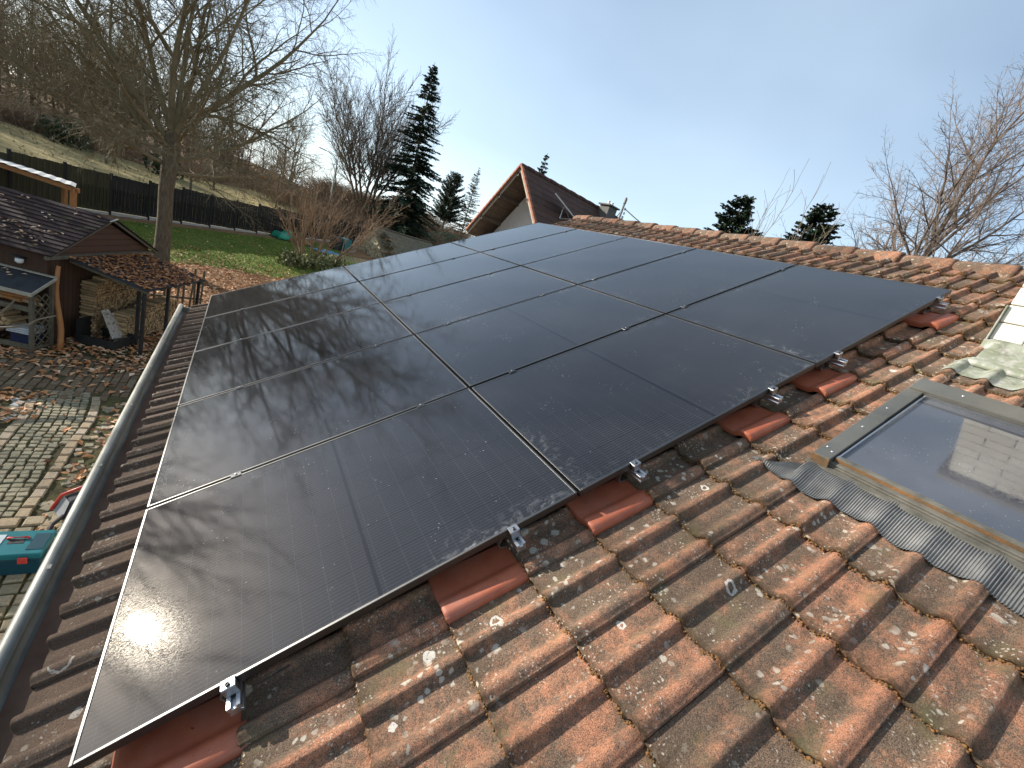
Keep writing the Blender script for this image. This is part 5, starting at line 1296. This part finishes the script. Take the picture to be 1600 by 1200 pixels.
b = MB(); b.box((6.65, -.95, -1.9), (7.45, -.20, .22)); nch = b.build('chimney', M_CHIM, nb)
b = MB(); b.box((6.53, -1.07, .2201), (7.57, -.08, .30)); b.build('chimney_cap', M_CHIM, nch)
for x in (6.95, 7.3):
    b = MB(); b.lathe([(.07, .30), (.07, .50), (.09, .51), (.09, .55)], 10, (x, -.55, 0)); b.build('flue_pipe', M_STEEL, nch)
# tilted collector panel on struts standing on that roof
b_ = thing('solar_collector', 'white edged collector panel tilted up on struts on the neighbouring roof', 'solar collector', (0, 0, 0))
b_.location = (14.7, 19.2, 5.2)
pA, pB, vd = Vector((13.74, 19.07, 5.78)) - b_.location, Vector((15.64, 19.42, 5.17)) - b_.location, Vector((.545, .81, .165)).normalized()
nn_ = (pB - pA).cross(vd).normalized() * .035
def slab(b, a, c, t0, t1, nv): b.add([a - vd * t0 - nv, c - vd * t0 - nv, c - vd * t1 - nv, a - vd * t1 - nv, a - vd * t0 + nv, c - vd * t0 + nv, c - vd * t1 + nv, a - vd * t1 + nv], [(0, 3, 2, 1), (4, 5, 6, 7), (0, 1, 5, 4), (1, 2, 6, 5), (2, 3, 7, 6), (3, 0, 4, 7)])
bb = MB(); slab(bb, pA, pB, -.05, .95, nn_); bb.build('panel_frame', M_WHITE, b_)
bb = MB(); slab(bb, pA.lerp(pB, .03) - nn_ * 1.15, pA.lerp(pB, .97) - nn_ * 1.15, 0, .90, nn_ * .1); bb.build('collector_glass', M_BLACK, b_)
bb = MB(); foot = Vector((14.40, 18.9, 4.66)) - b_.location; bb.bar(pA.lerp(pB, .48), foot, .05, .05); bb.bar(foot, pB + Vector((0, 0, -.15)), .05, .05); bb.bar(pA.lerp(pB, .48), pB + Vector((-.3, -.1, -.25)), .04, .04); bb.build('strut', M_WHITE, b_)
# electricity mast on the roofs behind the ridge
em = thing('roof_mast', 'thin grey electricity mast with insulators and stays behind the roof ridge', 'mast', (6.53, 5.80, 0))
M_MAST = metal('galvanised_mast', (.20, .20, .19), .6)
zr8 = RZ - (6.53 - RX) * ST / CT
b = MB(); b.tube([(0, 0, zr8 - .3), (0, 0, 3.50)], .022, 8); b.lathe([(.022, 3.44), (.030, 3.45), (.030, 3.54), (.012, 3.57)], 10); b.build('pole', M_MAST, em)
b = MB(); b.tube([(.03, -.03, 3.22), (.16, -.14, zr8 - .25)], .009, 6); b.build('stay', M_MAST, em)
b = MB(); b.tube([(.02 + .55 * t, .02 + 1.0 * t, 3.33 - .42 * t - .10 * t * (1 - t)) for t in (0, .2, .4, .6, .8, 1)], .008, 6); b.build('cable', M_BLACK, em)
b = MB(); b.tube([(.03 - .30 * t, -.03 - 1.95 * t, 3.36 - .62 * t - .05 * math.sin(3.14 * t)) for t in (0, .2, .4, .6, .8, 1)], .010, 6); b.build('service_cable', M_BLACK, em)
for k, (dx, z) in enumerate(((.035, 3.36), (.05, 3.28), (.05, 3.20))):
    b = MB(); b.lathe([(.008, 0), (.022, .008), (.012, .024), (.022, .032), (.010, .05)], 10, (dx, -.035, z - .03)); b.build('insulator', M_WHITE, em, True)

# ---------------------------------------------------------------- stone hut, bins, tarps and lamp at the end of the garden
M_RUBBLE = Mat('rubble_wall', .9, .2); _v = M_RUBBLE.voro(3.4, None, 'Color'); _sx = M_RUBBLE.n('ShaderNodeSeparateColor'); M_RUBBLE.link(_v, _sx.inputs[0])
_c = M_RUBBLE.mix(_sx.outputs[0], (0.42, 0.34, 0.19), (0.66, 0.58, 0.38)); M_RUBBLE.col(M_RUBBLE.mix(M_RUBBLE.ramp(M_RUBBLE.noise(5, 5, .7), .5, .62), _c, (0.12, 0.095, 0.05))); M_RUBBLE.bump(M_RUBBLE.voro(3.4), .8, .08); M_RUBBLE = M_RUBBLE.m
M_HUTROOF = simple('mossy_slates', (0.105, 0.092, 0.066), (0.18, 0.155, 0.095), 3, .9, bump=.6, bscale=8)
hang = math.atan2(.54, .84)
hut = thing('stone_hut', 'small stone hut with a sagging mossy roof at the end of the garden', 'hut', (10.05, 40.36, 0), (0, 0, hang))   # x along the ridge away from the gable, y to the left eave
ha = .95
b = MB(); b.add([(.15, 0, ha - .12), (.15, 1.35, ha - 1.62), (.15, 1.35, -2.8), (.15, -2.2, -2.8), (.15, -2.2, ha - 2.6), (8.8, 0, ha - .12), (8.8, 1.35, ha - 1.62), (8.8, 1.35, -3.2), (8.8, -2.2, -3.2), (8.8, -2.2, ha - 2.6)], [(0, 4, 3, 2, 1), (5, 6, 7, 8, 9), (1, 2, 7, 6), (4, 9, 8, 3)]); b.build('wall', M_RUBBLE, hut)
b = MB()
for sg, hw, dz in ((1, 1.62, 1.86), (-1, 2.5, 2.95)):
    n = 10
    for i in range(n):
        f0, f1 = i / n, (i + 1) / n; sagm = [(.0, 0), (2.5, -.06), (5, -.09), (9, 0)]
        for (xa, sa), (xb, sb) in zip(sagm[:-1], sagm[1:]):
            z0_, z1_ = ha - dz * f0, ha - dz * f1 + .04
            b.add([(xa, sg * hw * f0, z0_ + sa), (xb, sg * hw * f0, z0_ + sb), (xb, sg * hw * f1, z1_ + sb), (xa, sg * hw * f1, z1_ + sa)], [(0, 1, 2, 3)])
            b.add([(xa, sg * hw * f1, z1_ + sa), (xb, sg * hw * f1, z1_ + sb), (xb, sg * hw * f1, z1_ + sb - .05), (xa, sg * hw * f1, z1_ + sa - .05)], [(0, 1, 2, 3)])
hr = b.build('roof', M_HUTROOF, hut)
b = MB()
for k in range(22): b.tube([(k * .4, 0, ha + .02 - .05 * math.sin(k * .4 / 8 * 3.14)), (k * .4 + .42, 0, ha + .05 - .05 * math.sin((k * .4 + .4) / 8 * 3.14))], .08, 6)
b.build('ridge_cap', M_GREYWOOD, hr, True)
b = MB(); b.bar((-.02, 0, ha - .05), (-.02, 1.64, ha - 1.93), .05, .12); b.bar((-.02, 0, ha - .05), (-.02, -2.5, ha - 3.0), .05, .12); b.build('verge_board', M_GREYWOOD, hut)
V, F, t = blob_leaves([(1.0, -.6 - .6 * k, .25 - .7 * k, .8, .3) for k in range(3)] + [(2 + 1.5 * k, -1.9, -1.25, .9, .3) for k in range(3)], 200, 14, .14)
o = mesh('creeper', V, F, simple('dry_creeper', (.20, .155, .085), (.12, .10, .06), 2, .9, bump=0, tint=.4), None, hut, False, {'tint': t}); o['kind'] = 'stuff'
def bin_(label, loc, mat, s_=1):
    t = thing('waste_bin', label, 'bin', loc, (0, 0, .5), None); t.scale = (s_,) * 3
    b = MB(); b.add([(-.24, -.28, 0), (.24, -.28, 0), (.24, .28, 0), (-.24, .28, 0), (-.29, -.35, .95), (.29, -.35, .95), (.29, .35, .95), (-.29, .35, .95)], [(3, 2, 1, 0), (4, 5, 6, 7), (0, 1, 5, 4), (1, 2, 6, 5), (2, 3, 7, 6), (3, 0, 4, 7)]); bevel(b.build('bin_body', mat, t), .03)
    b = MB(); b.prism([(-.31, .951), (.31, .951), (.31, .98), (0, 1.06), (-.31, .98)], -.37, .37); b.build('lid', mat, t)
    for x in (-.22, .22):
        b = MB(); b.tube([(x - .03, .30, .10), (x + .03, .30, .10)], .10, 12); b.build('wheel', M_BLACK, t)
bin_('black waste bin left of the teal one at the end of the garden', on_ground(6.55, 36.3, 0), M_BLACK)
bin_('teal green waste bin beside the black one near the stone hut', on_ground(7.35, 36.6, 0), M_TEAL, 1.05)
# blue tarp on the ground, green tarp over a barrow
def tarp(name, label, loc, lx, ly, h, mat, seed):
    rs = np.random.RandomState(seed); nx, ny = 14, 10; V = []; F = []
    ph = rs.rand(4) * 6
    for j in range(ny + 1):
        for i in range(nx + 1):
            u, v = i / nx - .5, j / ny - .5; rad = max(abs(u), abs(v)) * 2
            x, y = u * lx * (1 + .1 * math.sin(v * 9 + ph[0])), v * ly * (1 + .1 * math.sin(u * 8 + ph[1]))
            V.append((x, y, max(.01, h * (1 - rad ** 2.2) * (1 + .3 * math.sin(u * 9 + ph[2])) + .03 * math.sin(u * 21 + v * 17 + ph[3]) + .02)))
    for j in range(ny):
        for i in range(nx): a = j * (nx + 1) + i; F.append((a, a + 1, a + nx + 2, a + nx + 1))
    o = mesh(name, V, F, mat, None, None, True, None, loc, (0, 0, .6)); m_ = o.modifiers.new('thickness', 'SOLIDIFY'); m_.thickness = .01; tag(o, label, 'tarp'); return o
tarp('ground_tarp', 'crumpled light blue tarp lying on the ground in front of the bins', on_ground(5.75, 33.9, -.01), 2.4, 1.1, .10, simple('blue_tarp', (.06, .20, .30), (.10, .26, .36), 5, .5), 3)
tarp('green_tarp', 'bright green tarp draped over a low heap by the dark fence', on_ground(2.85, 34.6, -.02), 1.5, 1.1, .62, simple('green_tarp', (.015, .22, .13), (.03, .30, .18), 5, .5), 4)
tarp('soil_heap', 'low brown heap beside the green tarp', on_ground(3.9, 34.6, -.02), 1.8, 1.2, .40, M_SOIL, 5)['category'] = 'heap'
# long timbers leaning by the hut
r = random.Random(6)
for k in range(7):
    x, y = 8.1 + .12 * k + r.uniform(-.1, .1), 37.2 + .22 * k; b = MB(); z = zt(x, y)
    b.bar((x - .5, y - .5, z), (x + .45 + r.uniform(-.1, .2), y + .35, z + 1.45 + r.uniform(-.2, .3)), .13, .045); tag(b.build('leaning_plank', M_PALEWOOD), 'pale weathered plank leaning in the bundle beside the stone hut', 'plank', 'planks leaning beside the hut')
# low wire fence in front of the hut
wf = thing('garden_fence', 'low pale picket edging between the lawn end and the stone hut', 'fence', (6.0, 31.9, 0))
b = MB()
p0, p1 = Vector((-1.1, -1.4, 0)), Vector((4.4, 2.6, 0))
for k in range(46):
    p = p0.lerp(p1, k / 45); z = zt(6 + p[0], 31.9 + p[1]); b.bar((p[0], p[1], z), (p[0] + .01, p[1], z + .42), .05, .02, (1, 0, 0))
b.build('pales', M_PALEWOOD, wf)
b = MB(); z0_, z1_ = zt(4.9, 30.5), zt(10.4, 34.5); b.bar((p0[0], p0[1] + .03, z0_ + .3), (p1[0], p1[1] + .03, z1_ + .3), .02, .05); b.build('rail', M_PALEWOOD, wf)
# street lamp among the bushes
M_GALV = metal('lamp_post_steel', (.42, .44, .40), .55)
lp = thing('street_lamp', 'slim grey street lamp with a curved arm in front of the brown bank', 'street lamp', (7.9, 52.2, zt(7.9, 52.2) - .1))
b = MB(); H = 5.75; b.tube([(0, 0, 0), (0, 0, 1.2), (0, 0, H - .7), (-.08, .05, H - .25), (-.35, .2, H + .1), (-.9, .5, H + .32), (-1.25, .7, H + .38)], (.11, .095, .06, .055, .05, .045, .04), 9); b.build('pole', M_GALV, lp, True)
b = MB(); b.bar((-1.15, .65, H + .37), (-1.75, 1.0, H + .43), .22, .10); b.build('lamp_head', M_GALV, lp)
# green mesh fence along the top of the bank
gf = thing('mesh_fence', 'dull green privacy fence on top of the bank behind the pine', 'fence', (0, 0, 0))
M_GMESH = simple('green_mesh', (.06, .105, .060), (.085, .13, .075), 1.5, .9, bscale=20)
pp = [(19.0, 52.0), (22.0, 54.2), (25.0, 55.4), (28.5, 56.2), (33.0, 56.5)]
for (xa, ya), (xb, yb) in zip(pp[:-1], pp[1:]):
    b = MB(); za, zb_ = zt(xa, ya), zt(xb, yb); b.add([(xa, ya, za), (xb, yb, zb_), (xb, yb, zb_ + 1.5), (xa, ya, za + 1.5), (xa, ya + .03, za), (xb, yb + .03, zb_), (xb, yb + .03, zb_ + 1.5), (xa, ya + .03, za + 1.5)], [(0, 1, 2, 3), (7, 6, 5, 4), (3, 2, 6, 7), (0, 3, 7, 4), (1, 5, 6, 2)]); b.build('mesh_panel', M_GMESH, gf)
    b = MB(); b.bar((xa, ya - .05, za - .1), (xa, ya - .05, za + 1.6), .07, .07, (1, 0, 0)); b.build('post', M_GREYWOOD, gf)
